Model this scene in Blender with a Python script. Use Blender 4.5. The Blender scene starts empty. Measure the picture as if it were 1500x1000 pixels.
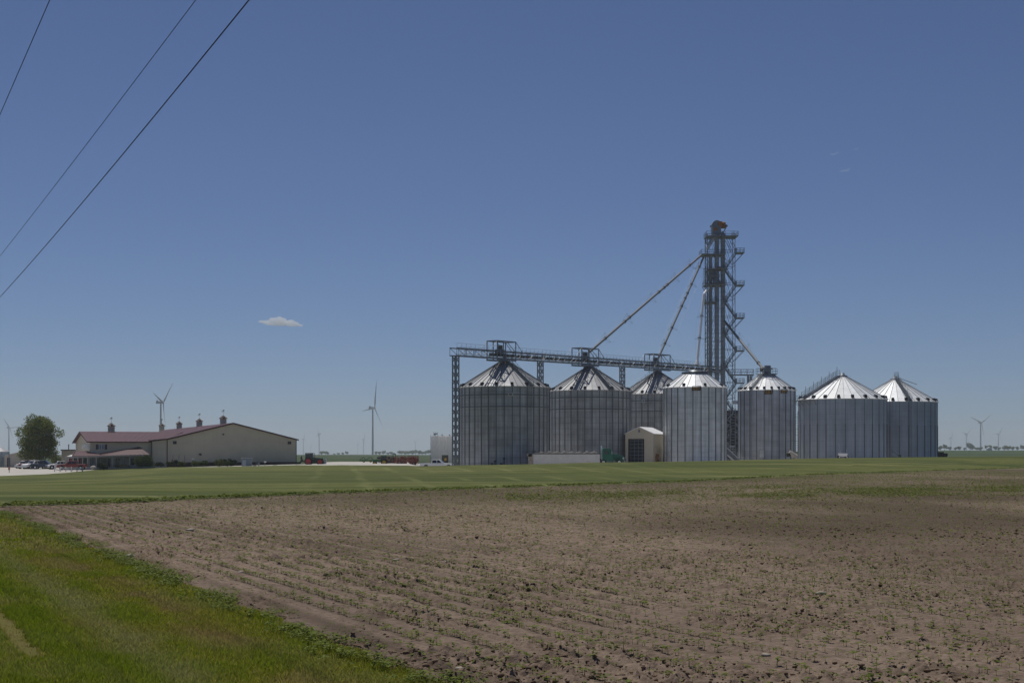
import bpy, bmesh, math, random
import numpy as np
from mathutils import Vector, Matrix

# ------------------------------------------------------------------ camera, world, sun, exposure
sc = bpy.context.scene
COL = sc.collection
F = 2083.3          # focal length in photo pixels (50 mm on 36 mm, 1500 px wide)
CH = 2.6            # camera height
cam_d = bpy.data.cameras.new('camera'); cam_d.lens = 50; cam_d.sensor_width = 36
cam_d.shift_y = 162 / 1500; cam_d.clip_start = 0.1; cam_d.clip_end = 60000
cam = bpy.data.objects.new('camera', cam_d); COL.objects.link(cam)
cam.location = (0, 0, CH); cam.rotation_euler = (math.radians(90), 0, 0)
sc.camera = cam

SUN_EL, SUN_AZ = 66.0, -22.0      # azimuth clockwise from +Y (the view direction); negative is left
world = bpy.data.worlds.new('World'); sc.world = world; world.use_nodes = True
wn = world.node_tree; bg = wn.nodes['Background']
sky = wn.nodes.new('ShaderNodeTexSky'); sky.sky_type = 'NISHITA'; sky.sun_disc = False
sky.sun_elevation = math.radians(SUN_EL); sky.sun_rotation = math.radians(SUN_AZ)
sky.altitude = 3000; sky.air_density = 1.0; sky.dust_density = 1.0; sky.ozone_density = 1.5
wb = wn.nodes.new('ShaderNodeVectorMath'); wb.operation = 'MULTIPLY'; wb.inputs[1].default_value = (0.80, 0.94, 1.24)   # white balance of the sky
wn.links.new(sky.outputs[0], wb.inputs[0])
wn.links.new(wb.outputs[0], bg.inputs['Color']); bg.inputs['Strength'].default_value = 0.058
sun_d = bpy.data.lights.new('sun', 'SUN'); sun_d.energy = 4.2; sun_d.angle = math.radians(0.53)
sun_d.color = (1.0, 0.955, 0.89)
sun = bpy.data.objects.new('sun', sun_d); COL.objects.link(sun)
_e, _a = math.radians(SUN_EL), math.radians(SUN_AZ)
SUNV = Vector((math.sin(_a) * math.cos(_e), math.cos(_a) * math.cos(_e), math.sin(_e)))
sun.rotation_euler = SUNV.to_track_quat('Z', 'Y').to_euler(); sun.location = (-40, 40, 90)
sc.view_settings.view_transform = 'Standard'; sc.view_settings.look = 'None'
sc.view_settings.exposure = -0.45; sc.view_settings.gamma = 1.0
sc.render.engine = 'CYCLES'
sc.cycles.use_denoising = True
sc.cycles.max_bounces = 6; sc.cycles.volume_bounces = 3; sc.cycles.transparent_max_bounces = 8

HAZE = 1.3e-4       # density of the air
rnd = random.Random(7)
rng = np.random.default_rng(11)

# ------------------------------------------------------------------ materials
def mat(name, col, rough=0.7, metal=0.0, var=0.12, scale=2.0, bump=0.0, bscale=20.0, col2=None, tone=None, tone_amt=0.0,
        coords='Object', spec=0.5, detail=4.0, stretch=None, runs=0.0):
    """procedural principled material: two-colour noise, optional bump, optional per-face tone attribute"""
    m = bpy.data.materials.new(name); m.use_nodes = True
    nt = m.node_tree; b = nt.nodes['Principled BSDF']
    b.inputs['Roughness'].default_value = rough; b.inputs['Metallic'].default_value = metal
    b.inputs['Specular IOR Level'].default_value = spec
    tc = nt.nodes.new('ShaderNodeTexCoord')
    src = tc.outputs[coords]
    if stretch:
        mp = nt.nodes.new('ShaderNodeMapping'); mp.inputs['Scale'].default_value = stretch
        nt.links.new(src, mp.inputs['Vector']); src = mp.outputs[0]
    nz = nt.nodes.new('ShaderNodeTexNoise'); nz.inputs['Scale'].default_value = scale; nz.inputs['Detail'].default_value = detail
    nt.links.new(src, nz.inputs['Vector'])
    rp = nt.nodes.new('ShaderNodeValToRGB')
    rp.color_ramp.elements[0].position = 0.3; rp.color_ramp.elements[1].position = 0.7
    c1 = [max(0, c * (1 - var)) for c in col]; c2 = [c * (1 + var) for c in col] if col2 is None else list(col2)
    rp.color_ramp.elements[0].color = (*c1, 1); rp.color_ramp.elements[1].color = (*c2, 1)
    nt.links.new(nz.outputs['Fac'], rp.inputs['Fac'])
    out = rp.outputs[0]
    if tone:
        at = nt.nodes.new('ShaderNodeAttribute'); at.attribute_name = tone
        mr = nt.nodes.new('ShaderNodeMapRange'); mr.inputs['To Min'].default_value = 1 - tone_amt; mr.inputs['To Max'].default_value = 1 + tone_amt
        nt.links.new(at.outputs['Fac'], mr.inputs['Value'])
        mx = nt.nodes.new('ShaderNodeVectorMath'); mx.operation = 'SCALE'
        nt.links.new(out, mx.inputs[0]); nt.links.new(mr.outputs[0], mx.inputs['Scale']); out = mx.outputs[0]
    if runs:                      # vertical weather streaks
        m2 = nt.nodes.new('ShaderNodeMapping'); m2.inputs['Scale'].default_value = (2.2, 2.2, 0.10); nt.links.new(tc.outputs['Object'], m2.inputs['Vector'])
        n3 = nt.nodes.new('ShaderNodeTexNoise'); n3.inputs['Scale'].default_value = 1.0; n3.inputs['Detail'].default_value = 5; nt.links.new(m2.outputs[0], n3.inputs['Vector'])
        r3 = nt.nodes.new('ShaderNodeMapRange'); r3.inputs['From Min'].default_value = 0.3; r3.inputs['From Max'].default_value = 0.7; r3.inputs['To Min'].default_value = 1 - runs; r3.inputs['To Max'].default_value = 1 + runs
        nt.links.new(n3.outputs['Fac'], r3.inputs['Value'])
        s3 = nt.nodes.new('ShaderNodeVectorMath'); s3.operation = 'SCALE'; nt.links.new(out, s3.inputs[0]); nt.links.new(r3.outputs[0], s3.inputs['Scale']); out = s3.outputs[0]
    nt.links.new(out, b.inputs['Base Color'])
    if bump:
        n2 = nt.nodes.new('ShaderNodeTexNoise'); n2.inputs['Scale'].default_value = bscale; n2.inputs['Detail'].default_value = 5
        nt.links.new(src, n2.inputs['Vector'])
        bp = nt.nodes.new('ShaderNodeBump'); bp.inputs['Strength'].default_value = bump; bp.inputs['Distance'].default_value = 0.05
        nt.links.new(n2.outputs['Fac'], bp.inputs['Height']); nt.links.new(bp.outputs[0], b.inputs['Normal'])
    return m

def ribbed(name, col, axis, pitch, depth=0.02, **kw):
    """sheet metal siding: noise colour and a wave bump along one object axis"""
    m = mat(name, col, **kw)
    nt = m.node_tree; b = nt.nodes['Principled BSDF']
    tc = nt.nodes.new('ShaderNodeTexCoord')
    wv = nt.nodes.new('ShaderNodeTexWave'); wv.wave_type = 'BANDS'; wv.bands_direction = axis
    wv.inputs['Scale'].default_value = 2 * math.pi / pitch / 20
    nt.links.new(tc.outputs['Object'], wv.inputs['Vector'])
    bp = nt.nodes.new('ShaderNodeBump'); bp.inputs['Strength'].default_value = 0.6; bp.inputs['Distance'].default_value = depth
    nt.links.new(wv.outputs['Fac'], bp.inputs['Height']); nt.links.new(bp.outputs[0], b.inputs['Normal'])
    return m

M = {}
M['galv_wall'] = mat('galvanised_wall', (0.60, 0.625, 0.625), rough=0.5, metal=0.35, var=0.14, scale=0.25, tone='tone', tone_amt=0.16, stretch=(1, 1, 2.5), runs=0.16)
M['galv_old'] = mat('weathered_galvanised_wall', (0.34, 0.35, 0.345), rough=0.55, metal=0.35, var=0.2, scale=0.22, tone='tone', tone_amt=0.26, stretch=(1, 1, 2.2), runs=0.26)
M['galv_roof'] = mat('bright_galvanised_roof', (0.68, 0.70, 0.71), rough=0.6, metal=0.25, var=0.10, scale=0.9, tone='tone', tone_amt=0.34)
M['galv_roof_old'] = mat('dull_galvanised_roof', (0.34, 0.35, 0.36), rough=0.6, metal=0.2, var=0.14, scale=0.6, tone='tone', tone_amt=0.2)
M['galv_mid'] = mat('mid_grey_galvanised_wall', (0.43, 0.455, 0.49), rough=0.5, metal=0.35, runs=0.18, var=0.15, scale=0.22, tone='tone', tone_amt=0.14, stretch=(1, 1, 2.2))
M['galv_blue'] = mat('blue_grey_galvanised_wall', (0.33, 0.37, 0.42), rough=0.5, metal=0.35, runs=0.12, var=0.16, scale=0.12, tone='tone', tone_amt=0.10, stretch=(1, 1, 1.2))
M['rib'] = mat('roof_rib', (0.36, 0.37, 0.39), rough=0.6, metal=0.2)
M['rib_old'] = mat('dull_roof_rib', (0.16, 0.165, 0.175), rough=0.6, metal=0.2)
M['gleam'] = mat('gleaming_spout', (0.8, 0.8, 0.8), rough=0.38, metal=0.75)
M['stiffener'] = mat('shadow_line_stiffener', (0.145, 0.155, 0.165), rough=0.6, metal=0.3)  # darker than the walls, painting in the shadow line along each stiffener
M['steel'] = mat('galvanised_steel', (0.2, 0.225, 0.25), rough=0.5, metal=0.45, var=0.2, scale=1.2)
M['leg'] = mat('leg_casing_steel', (0.30, 0.325, 0.35), rough=0.5, metal=0.3, var=0.2, scale=1.0)
M['lattice'] = mat('lattice_steel', (0.18, 0.20, 0.22), rough=0.55, metal=0.3, var=0.2, scale=1.2)
M['steel_lt'] = mat('light_galvanised_steel', (0.5, 0.52, 0.54), rough=0.4, metal=0.5, var=0.15, scale=0.8)
M['steel_dk'] = mat('dark_steel', (0.05, 0.055, 0.062), rough=0.6, metal=0.2)
M['rust'] = mat('rusty_orange', (0.32, 0.13, 0.03), rough=0.75, var=0.4, scale=4)
M['black'] = mat('black_rubber', (0.018, 0.018, 0.019), rough=0.85)
M['amber'] = mat('amber_paint', (0.5, 0.27, 0.03), rough=0.6)
M['cream'] = ribbed('cream_siding', (0.64, 0.56, 0.42), 'X', 0.9, rough=0.6, var=0.05, scale=0.4)
M['creamy'] = mat('cream_wall', (0.64, 0.56, 0.42), rough=0.6, var=0.05, scale=0.4)
M['maroon'] = mat('maroon_roof', (0.085, 0.030, 0.038), spec=0.25, rough=0.6, metal=0.0, var=0.1, scale=0.5)
M['maroon_dk'] = mat('dark_maroon_trim', (0.05, 0.014, 0.018), rough=0.6)
M['tan'] = mat('tan_metal', (0.5, 0.46, 0.4), rough=0.55, var=0.06)
M['white'] = mat('white_paint', (0.82, 0.82, 0.83), rough=0.55, var=0.04)
M['offwhite'] = mat('off_white_panel', (0.74, 0.71, 0.66), rough=0.6, var=0.06)
M['glass'] = mat('dark_glass', (0.02, 0.025, 0.032), rough=0.08, var=0.1, spec=0.8)
M['glass_lt'] = mat('window_glass', (0.16, 0.2, 0.25), rough=0.12, var=0.15, spec=0.8)
M['chrome'] = mat('chrome', (0.7, 0.71, 0.73), rough=0.15, metal=1.0)
M['red'] = mat('red_paint', (0.21, 0.018, 0.018), rough=0.35)
M['redm'] = mat('red_implement_paint', (0.23, 0.036, 0.028), rough=0.5, var=0.3, scale=1.5)
M['green'] = mat('teal_green_paint', (0.012, 0.13, 0.075), rough=0.35)
M['dgreen'] = mat('dark_green_paint', (0.02, 0.055, 0.032), rough=0.4)
M['fgreen'] = mat('farm_green_paint', (0.025, 0.13, 0.035), rough=0.45)
M['yellow'] = mat('yellow_paint', (0.62, 0.4, 0.03), rough=0.5)
M['navy'] = mat('navy_paint', (0.025, 0.04, 0.085), rough=0.3)
M['silver'] = mat('silver_paint', (0.36, 0.38, 0.41), rough=0.3, metal=0.5)
M['dred'] = mat('maroon_paint', (0.12, 0.02, 0.025), rough=0.35)
M['concrete'] = mat('concrete', (0.42, 0.4, 0.36), rough=0.9, var=0.12)
M['bark'] = mat('bark', (0.07, 0.055, 0.042), rough=0.95, var=0.3, scale=3)
M['boxgrey'] = mat('grey_enclosure', (0.22, 0.26, 0.3), rough=0.5)
M['tank'] = mat('spout_gleam_white', (0.9, 0.9, 0.9), rough=0.6, var=0.03)
M['poly'] = mat('translucent_tank_plastic', (0.9, 0.89, 0.87), rough=0.6, var=0.02)
_nt = M['poly'].node_tree; _tr = _nt.nodes.new('ShaderNodeBsdfTranslucent'); _tr.inputs['Color'].default_value = (0.9, 0.89, 0.87, 1); _mx = _nt.nodes.new('ShaderNodeMixShader'); _mx.inputs[0].default_value = 0.55
_nt.links.new(_nt.nodes['Principled BSDF'].outputs[0], _mx.inputs[1]); _nt.links.new(_tr.outputs[0], _mx.inputs[2]); _nt.links.new(_mx.outputs[0], _nt.nodes['Material Output'].inputs['Surface'])
M['wire'] = mat('black_cable', (0.012, 0.012, 0.013), rough=0.7)
M['turb'] = mat('turbine_white', (0.34, 0.35, 0.37), rough=0.5, var=0.03)

def leafmat(name, c1, c2, c3=None, trans=0.35, rough=0.6):
    m = bpy.data.materials.new(name); m.use_nodes = True
    nt = m.node_tree; b = nt.nodes['Principled BSDF']; out = nt.nodes['Material Output']
    g = nt.nodes.new('ShaderNodeNewGeometry'); rp = nt.nodes.new('ShaderNodeValToRGB')
    rp.color_ramp.elements[0].color = (*c1, 1); rp.color_ramp.elements[1].color = (*c2, 1)
    if c3: e = rp.color_ramp.elements.new(0.5); e.color = (*c3, 1)
    nt.links.new(g.outputs['Random Per Island'], rp.inputs['Fac'])
    nt.links.new(rp.outputs[0], b.inputs['Base Color']); b.inputs['Roughness'].default_value = rough
    b.inputs['Specular IOR Level'].default_value = 0.1
    tr = nt.nodes.new('ShaderNodeBsdfTranslucent'); mx = nt.nodes.new('ShaderNodeMixShader'); mx.inputs[0].default_value = trans
    nt.links.new(rp.outputs[0], tr.inputs['Color'])
    nt.links.new(b.outputs[0], mx.inputs[1]); nt.links.new(tr.outputs[0], mx.inputs[2]); nt.links.new(mx.outputs[0], out.inputs['Surface'])
    return m

# ------------------------------------------------------------------ mesh helpers
def npmesh(name, verts, quads=None, tris=None, material=None, smooth=False, attrs=None, parent=None):
    me = bpy.data.meshes.new(name)
    v = np.asarray(verts, dtype=np.float32); me.vertices.add(len(v)); me.vertices.foreach_set('co', v.ravel())
    idx = []; tot = []
    if quads is not None and len(quads): q = np.asarray(quads, dtype=np.int32); idx.append(q.ravel()); tot.append(np.full(len(q), 4, np.int32))
    if tris is not None and len(tris): q = np.asarray(tris, dtype=np.int32); idx.append(q.ravel()); tot.append(np.full(len(q), 3, np.int32))
    idx = np.concatenate(idx); tot = np.concatenate(tot)
    me.loops.add(len(idx)); me.loops.foreach_set('vertex_index', idx)
    me.polygons.add(len(tot)); st = np.concatenate([[0], np.cumsum(tot)[:-1]]).astype(np.int32)
    me.polygons.foreach_set('loop_start', st)
    try: me.polygons.foreach_set('loop_total', tot)
    except Exception: pass
    if smooth: me.polygons.foreach_set('use_smooth', np.ones(len(tot), bool))
    me.update(calc_edges=True)
    for k, a in (attrs or {}).items():
        at = me.attributes.new(k, 'FLOAT', 'POINT'); at.data.foreach_set('value', np.asarray(a, np.float32))
    if material: me.materials.append(material)
    o = bpy.data.objects.new(name, me); COL.objects.link(o)
    if parent: o.parent = parent
    return o

class MB:
    """collects primitives and links them as one mesh object"""
    def __init__(s): s.v = []; s.f = []; s.m = []; s.t = []; s.sm = []
    def add(s, vs, fs, mi=0, tone=0.5, sm=False):
        n = len(s.v); s.v += [tuple(p) for p in vs]
        for f in fs: s.f.append([i + n for i in f]); s.m.append(mi); s.t.append(tone); s.sm.append(sm)
        return s
    def box(s, c, d, mi=0, rz=0, tone=0.5, taper=1.0):
        x, y, z = d[0] / 2, d[1] / 2, d[2] / 2; ca, sa = math.cos(rz), math.sin(rz); vs = []
        for k, t in ((-1, 1), (1, taper)):
            for i, j in ((-1, -1), (1, -1), (1, 1), (-1, 1)):
                a, b = i * x * t, j * y * t; vs.append((c[0] + a * ca - b * sa, c[1] + a * sa + b * ca, c[2] + k * z))
        return s.add(vs, [(3, 2, 1, 0), (4, 5, 6, 7), (0, 1, 5, 4), (1, 2, 6, 5), (2, 3, 7, 6), (3, 0, 4, 7)], mi, tone)
    def beam(s, a, b, w=0.1, h=None, mi=0):
        a, b = Vector(a), Vector(b); d = b - a
        if d.length < 1e-6: return s
        d.normalize(); up = Vector((0, 0, 1)) if abs(d.z) < 0.95 else Vector((0, 1, 0))
        u = d.cross(up).normalized(); w2 = u.cross(d); h = h or w; vs = []
        for p in (a, b):
            for i, j in ((-1, -1), (1, -1), (1, 1), (-1, 1)): vs.append(p + u * (i * w / 2) + w2 * (j * h / 2))
        return s.add(vs, [(3, 2, 1, 0), (4, 5, 6, 7), (0, 1, 5, 4), (1, 2, 6, 5), (2, 3, 7, 6), (3, 0, 4, 7)], mi)
    def tube(s, a, b, r, r2=None, n=10, mi=0, cap=True):
        a, b = Vector(a), Vector(b); d = (b - a).normalized(); r2 = r if r2 is None else r2
        up = Vector((0, 0, 1)) if abs(d.z) < 0.95 else Vector((1, 0, 0))
        u = d.cross(up).normalized(); w = u.cross(d); vs = []
        for p, rr in ((a, r), (b, r2)):
            for i in range(n): t = 2 * math.pi * i / n; vs.append(p + u * (rr * math.cos(t)) + w * (rr * math.sin(t)))
        s.add(vs, [(i, (i + 1) % n, n + (i + 1) % n, n + i) for i in range(n)], mi, sm=True)
        if cap: s.add(vs, [tuple(range(n))[::-1], tuple(range(n, 2 * n))], mi)
        return s
    def lathe(s, prof, c=(0, 0, 0), n=24, mi=0, axis='Z', sm=True, tone=0.5):
        vs = []
        for r, z in prof:
            for i in range(n):
                t = 2 * math.pi * i / n; x, y = r * math.cos(t), r * math.sin(t)
                p = (x, y, z) if axis == 'Z' else ((x, z, y) if axis == 'Y' else (z, x, y))
                vs.append((c[0] + p[0], c[1] + p[1], c[2] + p[2]))
        fs = []
        for k in range(len(prof) - 1):
            for i in range(n): j = (i + 1) % n; fs.append((k * n + i, k * n + j, (k + 1) * n + j, (k + 1) * n + i))
        return s.add(vs, fs, mi, tone, sm=sm)
    def prism(s, pts, y0, y1, mi=0, inset=0.0):
        """side profile pts (x,z) extruded from y0 to y1; inset shrinks nothing, kept simple"""
        n = len(pts); vs = [(p[0], y0, p[1]) for p in pts] + [(p[0], y1, p[1]) for p in pts]
        fs = [tuple(range(n))[::-1], tuple(range(n, 2 * n))] + [(i, (i + 1) % n, n + (i + 1) % n, n + i) for i in range(n)]
        return s.add(vs, fs, mi)
    def quad(s, a, b, c, d, mi=0, tone=0.5): return s.add([a, b, c, d], [(0, 1, 2, 3)], mi, tone)
    def build(s, name, mats, parent=None, loc=None, rz=0, bevel=0, solid=0):
        me = bpy.data.meshes.new(name); me.from_pydata(s.v, [], s.f)
        for m_ in (mats if isinstance(mats, (list, tuple)) else [mats]): me.materials.append(m_)
        me.polygons.foreach_set('material_index', s.m); me.polygons.foreach_set('use_smooth', s.sm)
        at = me.attributes.new('tone', 'FLOAT', 'FACE'); at.data.foreach_set('value', s.t)
        me.update()
        bm = bmesh.new(); bm.from_mesh(me); bmesh.ops.recalc_face_normals(bm, faces=bm.faces); bm.to_mesh(me); bm.free()
        o = bpy.data.objects.new(name, me); COL.objects.link(o)
        if parent: o.parent = parent
        if loc is not None: o.location = loc
        o.rotation_euler.z = rz
        if bevel: b = o.modifiers.new('bevel', 'BEVEL'); b.width = bevel; b.segments = 2; b.limit_method = 'ANGLE'
        if solid: b = o.modifiers.new('solid', 'SOLIDIFY'); b.thickness = solid
        return o

def tag(o, label=None, cat=None, group=None, kind=None):
    if label: o['label'] = label
    if cat: o['category'] = cat
    if group: o['group'] = group
    if kind: o['kind'] = kind
    return o
def thing(name, label, cat, loc=(0, 0, 0), rz=0, group=None):
    o = bpy.data.objects.new(name, None); COL.objects.link(o); o.location = loc; o.rotation_euler.z = rz
    o.empty_display_size = 0.5
    return tag(o, label, cat, group)
def copy_tree(o, parent=None):
    c = o.copy(); COL.objects.link(c); c.parent = parent
    for ch in list(o.children): copy_tree(ch, c)
    return c
def P(px, py, Y): return Vector(((px - 750) * Y / F, Y, CH + (662 - py) * Y / F))
def PX(px, Y): return (px - 750) * Y / F

# ------------------------------------------------------------------ noise
def _hash(i, j, s):
    h = (i.astype(np.int64) * 374761393 + j.astype(np.int64) * 668265263 + s * 982451653) & 0x7fffffff
    h = ((h ^ (h >> 13)) * 1274126177) & 0x7fffffff
    return ((h ^ (h >> 16)) & 0xffff) / 65535.0
def vnoise(x, y, s=0):
    i = np.floor(x); j = np.floor(y); u = x - i; v = y - j
    u = u * u * (3 - 2 * u); v = v * v * (3 - 2 * v)
    return (_hash(i, j, s) * (1 - u) + _hash(i + 1, j, s) * u) * (1 - v) + (_hash(i, j + 1, s) * (1 - u) + _hash(i + 1, j + 1, s) * u) * v
def fbm(x, y, s=0, o=4):
    r = 0; a = 0.5; t = 0
    for k in range(o): r = r + a * vnoise(x * 2 ** k, y * 2 ** k, s + k * 17); t += a; a *= 0.5
    return r / t
def sstep(a, b, x):
    t = np.clip((x - a) / (b - a), 0, 1); return t * t * (3 - 2 * t)

# ------------------------------------------------------------------ terrain
ip = np.interp
def d1(t):       # verge / soil, where the straight field edge crosses each line of sight
    t = np.asarray(t, float); d = np.where(t > -0.46, 6.49 / np.maximum(t + 0.4656, 0.0056), 9999)
    return np.minimum(d, d2(t))
def px_of(t): return np.asarray(t) * F + 750
_D2 = ([-900, 0, 167, 300, 500, 700, 1000, 1180, 1340, 1500, 2300], [741.5, 741, 736, 730, 722, 715.5, 705.5, 696, 690.5, 685.5, 683])
def d2(t):
    return CH * F / (ip(px_of(t), *_D2) - 662)
def dc(t): return ip(px_of(t), [-900, 0, 150, 250, 900, 1100, 1300, 2300], [215, 215, 232, 243, 238, 250, 265, 268])
def d3(t): return ip(px_of(t), [-900, -200, 0, 70, 110, 150, 200, 300, 430, 480, 620, 900, 1100, 1300, 2300], [216, 216, 216, 225, 262, 300, 300, 290, 285, 262, 250, 248, 262, 272, 275])
def zc(t): return ip(px_of(t), [-900, 0, 150, 250, 400, 620, 760, 870, 1000, 1100, 1200, 1400, 1500, 2300], [-1.2, -1.0, -.7, 0.03, .15, .27, .54, .89, .98, 1.25, 1.48, 1.75, 1.85, 2.1])
def zp(t): return ip(px_of(t), [-900, 150, 250, 440, 500, 600, 625, 2300], [-1.0, -1.0, -.6, 0.05, .25, .22, -.6, -.6])
def zfar(t, D):
    c = ip(px_of(t), [-900, 700, 1300, 2300], [4.0, 4.0, -2.6, -2.6])
    return CH - c * D / F
def ground(X, D):
    X = np.asarray(X, float); D = np.asarray(D, float); t = X / np.maximum(D, 1)
    a = d2(t); c = dc(t); a = np.minimum(a, c - 12)
    z = np.where(D < c, zc(t) * sstep(a, c, D), zc(t) + (zp(t) - zc(t)) * sstep(c, c + 26, D))
    # a low rolling swell across the middle of the lawn
    L = sstep(a, a + 20, D) * (1 - sstep(c - 30, c - 5, D)) * (px_of(t) < 1250)
    z = z + L * 0.8 * (fbm(X / 45 + 5, D / 40, 3, 2) - 0.5)
    f = sstep(340, np.where(px_of(t) < 900, 2600, 1300), D)
    return z * (1 - f) + zfar(t, D) * f * 1.0
def gz(X, D): return float(ground(X, D))

EX, EY = -1.19, 16.5; DX, DY = -.4221, .9065; NX, NY = .9065, .4221
def rowcoord(X, D):                       # along the rows, and across them from the verge edge
    return (X - EX) * DX + (D - EY) * DY, (X - EX) * NX + (D - EY) * NY

def sheet(name, ts, lo, hi, nrow, material, hfun=None, attr=None, label=None, kind='structure', power=None):
    T = np.asarray(ts)[None, :]; L = np.log(np.asarray(lo, float))[None, :]; H = np.log(np.asarray(hi, float))[None, :]
    s = np.linspace(0, 1, nrow)[:, None]; D = np.exp(L + (H - L) * s); X = T * D
    Z = ground(X, D)
    if hfun is not None: Z = Z + hfun(X, D)
    v = np.stack([X, D, Z], -1).reshape(-1, 3); n = len(ts)
    i = np.arange((nrow - 1) * n).reshape(nrow - 1, n)[:, :-1].ravel()
    q = np.stack([i, i + 1, i + n + 1, i + n], 1)
    a = {k: fn(X, D).ravel() for k, fn in (attr or {}).items()}
    return tag(npmesh(name, v, quads=q, material=material, smooth=True, attrs=a), label, None, None, kind)

def clod_mask(X, D):
    s, q = rowcoord(X, D)
    return fbm(s / 3.0, q / 1.1, 40, 3)
def soil_h(X, D):
    s, q = rowcoord(X, D)
    near = np.clip(60 / np.maximum(D, 1), 0, 1) ** 0.5
    m = sstep(0.42, 0.62, clod_mask(X, D))
    big = fbm(X / 0.5, D / 0.5, 1, 3) - 0.5
    lump = np.maximum(0, fbm(X / 0.13, D / 0.13, 9, 2) - 0.52)
    lump2 = np.maximum(0, fbm(X / 0.3, D / 0.3, 29, 2) - 0.55)
    h = 0.045 * big + (0.03 + 0.20 * m) * lump + (0.03 + 0.17 * m) * lump2
    k = np.mod(q - 1.30, 0.62) - 0.31
    h = h + 0.018 * np.cos(k / 0.62 * 2 * math.pi) * (q > 1)
    wt = (np.mod(q, 5.6) > 1.8) & (np.mod(q, 5.6) < 2.3)
    h = h * np.where(wt, 0.35, 1) - 0.02 * wt
    edge = sstep(-0.1, 0.35, q)
    e2 = 1 - sstep(-2, 0, D - d2(X / D) + 1)
    return h * edge * (0.35 + 0.65 * near) * e2
def soil_moist(X, D):
    """0 dry and pale, 1 damp and dark: broad patches that follow the lie of the field"""
    px = X / D * F + 750; py = 662 + CH * F / D
    n = fbm(X / 9 + 3, D / 16, 60, 4)
    m = 0.34 + 1.0 * (n - 0.5) * 2
    def blob(cx, cy, rx, ry, a, sl=0.0): return a * np.exp(-(((px - cx) / rx) ** 2 + ((py - cy - sl * (px - cx)) / ry) ** 2))
    m = m + blob(1150, 750, 460, 26, 0.5, 0.03) + blob(330, 778, 190, 18, 0.38, 0.12) + blob(120, 765, 120, 18, 0.25) + blob(640, 728, 200, 7, 0.3)
    m = m + 0.34 * sstep(65, 125, D) * sstep(500, 900, px) + 0.10 * (1 - sstep(400, 800, px))
    m = m - blob(330, 745, 190, 8, 0.4) - blob(800, 785, 300, 20, 0.5, 0.07) - blob(1250, 845, 380, 30, 0.5, 0.05) - blob(560, 765, 150, 14, 0.22, 0.1)
    m = m + blob(1000, 930, 260, 40, 0.12) + blob(450, 900, 160, 30, 0.14, 0.35)
    s, q = rowcoord(X, D); tr = np.exp(-((np.mod(q + 0.12, 1.86) - 1.1) / 0.16) ** 2) * (1 - sstep(45, 90, D)) * (1 - sstep(650, 1100, px))
    rw = np.cos((q - 1.30) / 0.62 * 2 * math.pi) * (1 - sstep(50, 100, D)) * 0.10 * (1 - sstep(700, 1200, px))
    return np.clip(m - 0.38 * tr + rw + 0.30 * np.exp(-((q - .75) / .35) ** 2), 0, 1)
def soil_weed(X, D):
    px = X / D * F + 750; py = 662 + CH * F / D
    line = 725 - 0.012 * (px - 900)
    b = np.exp(-((py - line) / 6.0) ** 2) * sstep(700, 1050, px) * (0.35 + 1.1 * fbm(X / 4, D / 5, 71, 3))
    far = sstep(45, 110, D) * 0.95 * sstep(.25, .6, fbm(X / 7, D / 12, 77, 3)) * (0.55 + 0.45 * sstep(600, 1000, px))
    return np.clip(b * 0.7 + far, 0, 1)

# soil material
ms = bpy.data.materials.new('field_soil'); ms.use_nodes = True
nt = ms.node_tree; b = nt.nodes['Principled BSDF']; b.inputs['Roughness'].default_value = 0.95; b.inputs['Specular IOR Level'].default_value = 0.08
tc = nt.nodes.new('ShaderNodeTexCoord')
def nnoise(nt, src, scale, detail=5, rough=0.6):
    n = nt.nodes.new('ShaderNodeTexNoise'); n.inputs['Scale'].default_value = scale; n.inputs['Detail'].default_value = detail; n.inputs['Roughness'].default_value = rough
    nt.links.new(src, n.inputs['Vector']); return n.outputs['Fac']
def nmix(nt, fac, a, b_, typ='MIX'):
    n = nt.nodes.new('ShaderNodeMix'); n.data_type = 'RGBA'; n.blend_type = typ
    for s_, v in ((n.inputs[0], fac), (n.inputs[6], a), (n.inputs[7], b_)):
        if hasattr(v, 'links'): nt.links.new(v, s_)
        elif isinstance(v, tuple): s_.default_value = (*v, 1)
        else: s_.default_value = v
    return n.outputs[2]
def nramp(nt, src, lo, hi, a=0.0, b_=1.0):
    n = nt.nodes.new('ShaderNodeMapRange'); n.inputs['From Min'].default_value = lo; n.inputs['From Max'].default_value = hi
    n.inputs['To Min'].default_value = a; n.inputs['To Max'].default_value = b_
    nt.links.new(src, n.inputs['Value']); return n.outputs[0]
def nattr(nt, name):
    n = nt.nodes.new('ShaderNodeAttribute'); n.attribute_name = name; return n.outputs['Fac']
O = tc.outputs['Object']
c = nmix(nt, nattr(nt, 'moist'), (0.315, 0.238, 0.178), (0.108, 0.081, 0.058))
c = nmix(nt, nramp(nt, nnoise(nt, O, 9), 0.4, 0.62, 0, 0.5), c, (0.085, 0.060, 0.045))
c = nmix(nt, nramp(nt, nnoise(nt, O, 45, 3), 0.5, 0.75, 0, 0.5), c, (0.25, 0.19, 0.15))
c = nmix(nt, nramp(nt, nnoise(nt, O, 1.3, 6), 0.35, 0.7, 0, 0.35), c, (0.11, 0.078, 0.058))
wf = nattr(nt, 'weed'); sp = nramp(nt, nnoise(nt, O, 1.8, 6, 0.75), 0.46, 0.58)
mm = nt.nodes.new('ShaderNodeMath'); mm.operation = 'MULTIPLY'; nt.links.new(wf, mm.inputs[0]); nt.links.new(sp, mm.inputs[1])
c = nmix(nt, mm.outputs[0], c, (0.10, 0.105, 0.032))
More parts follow.
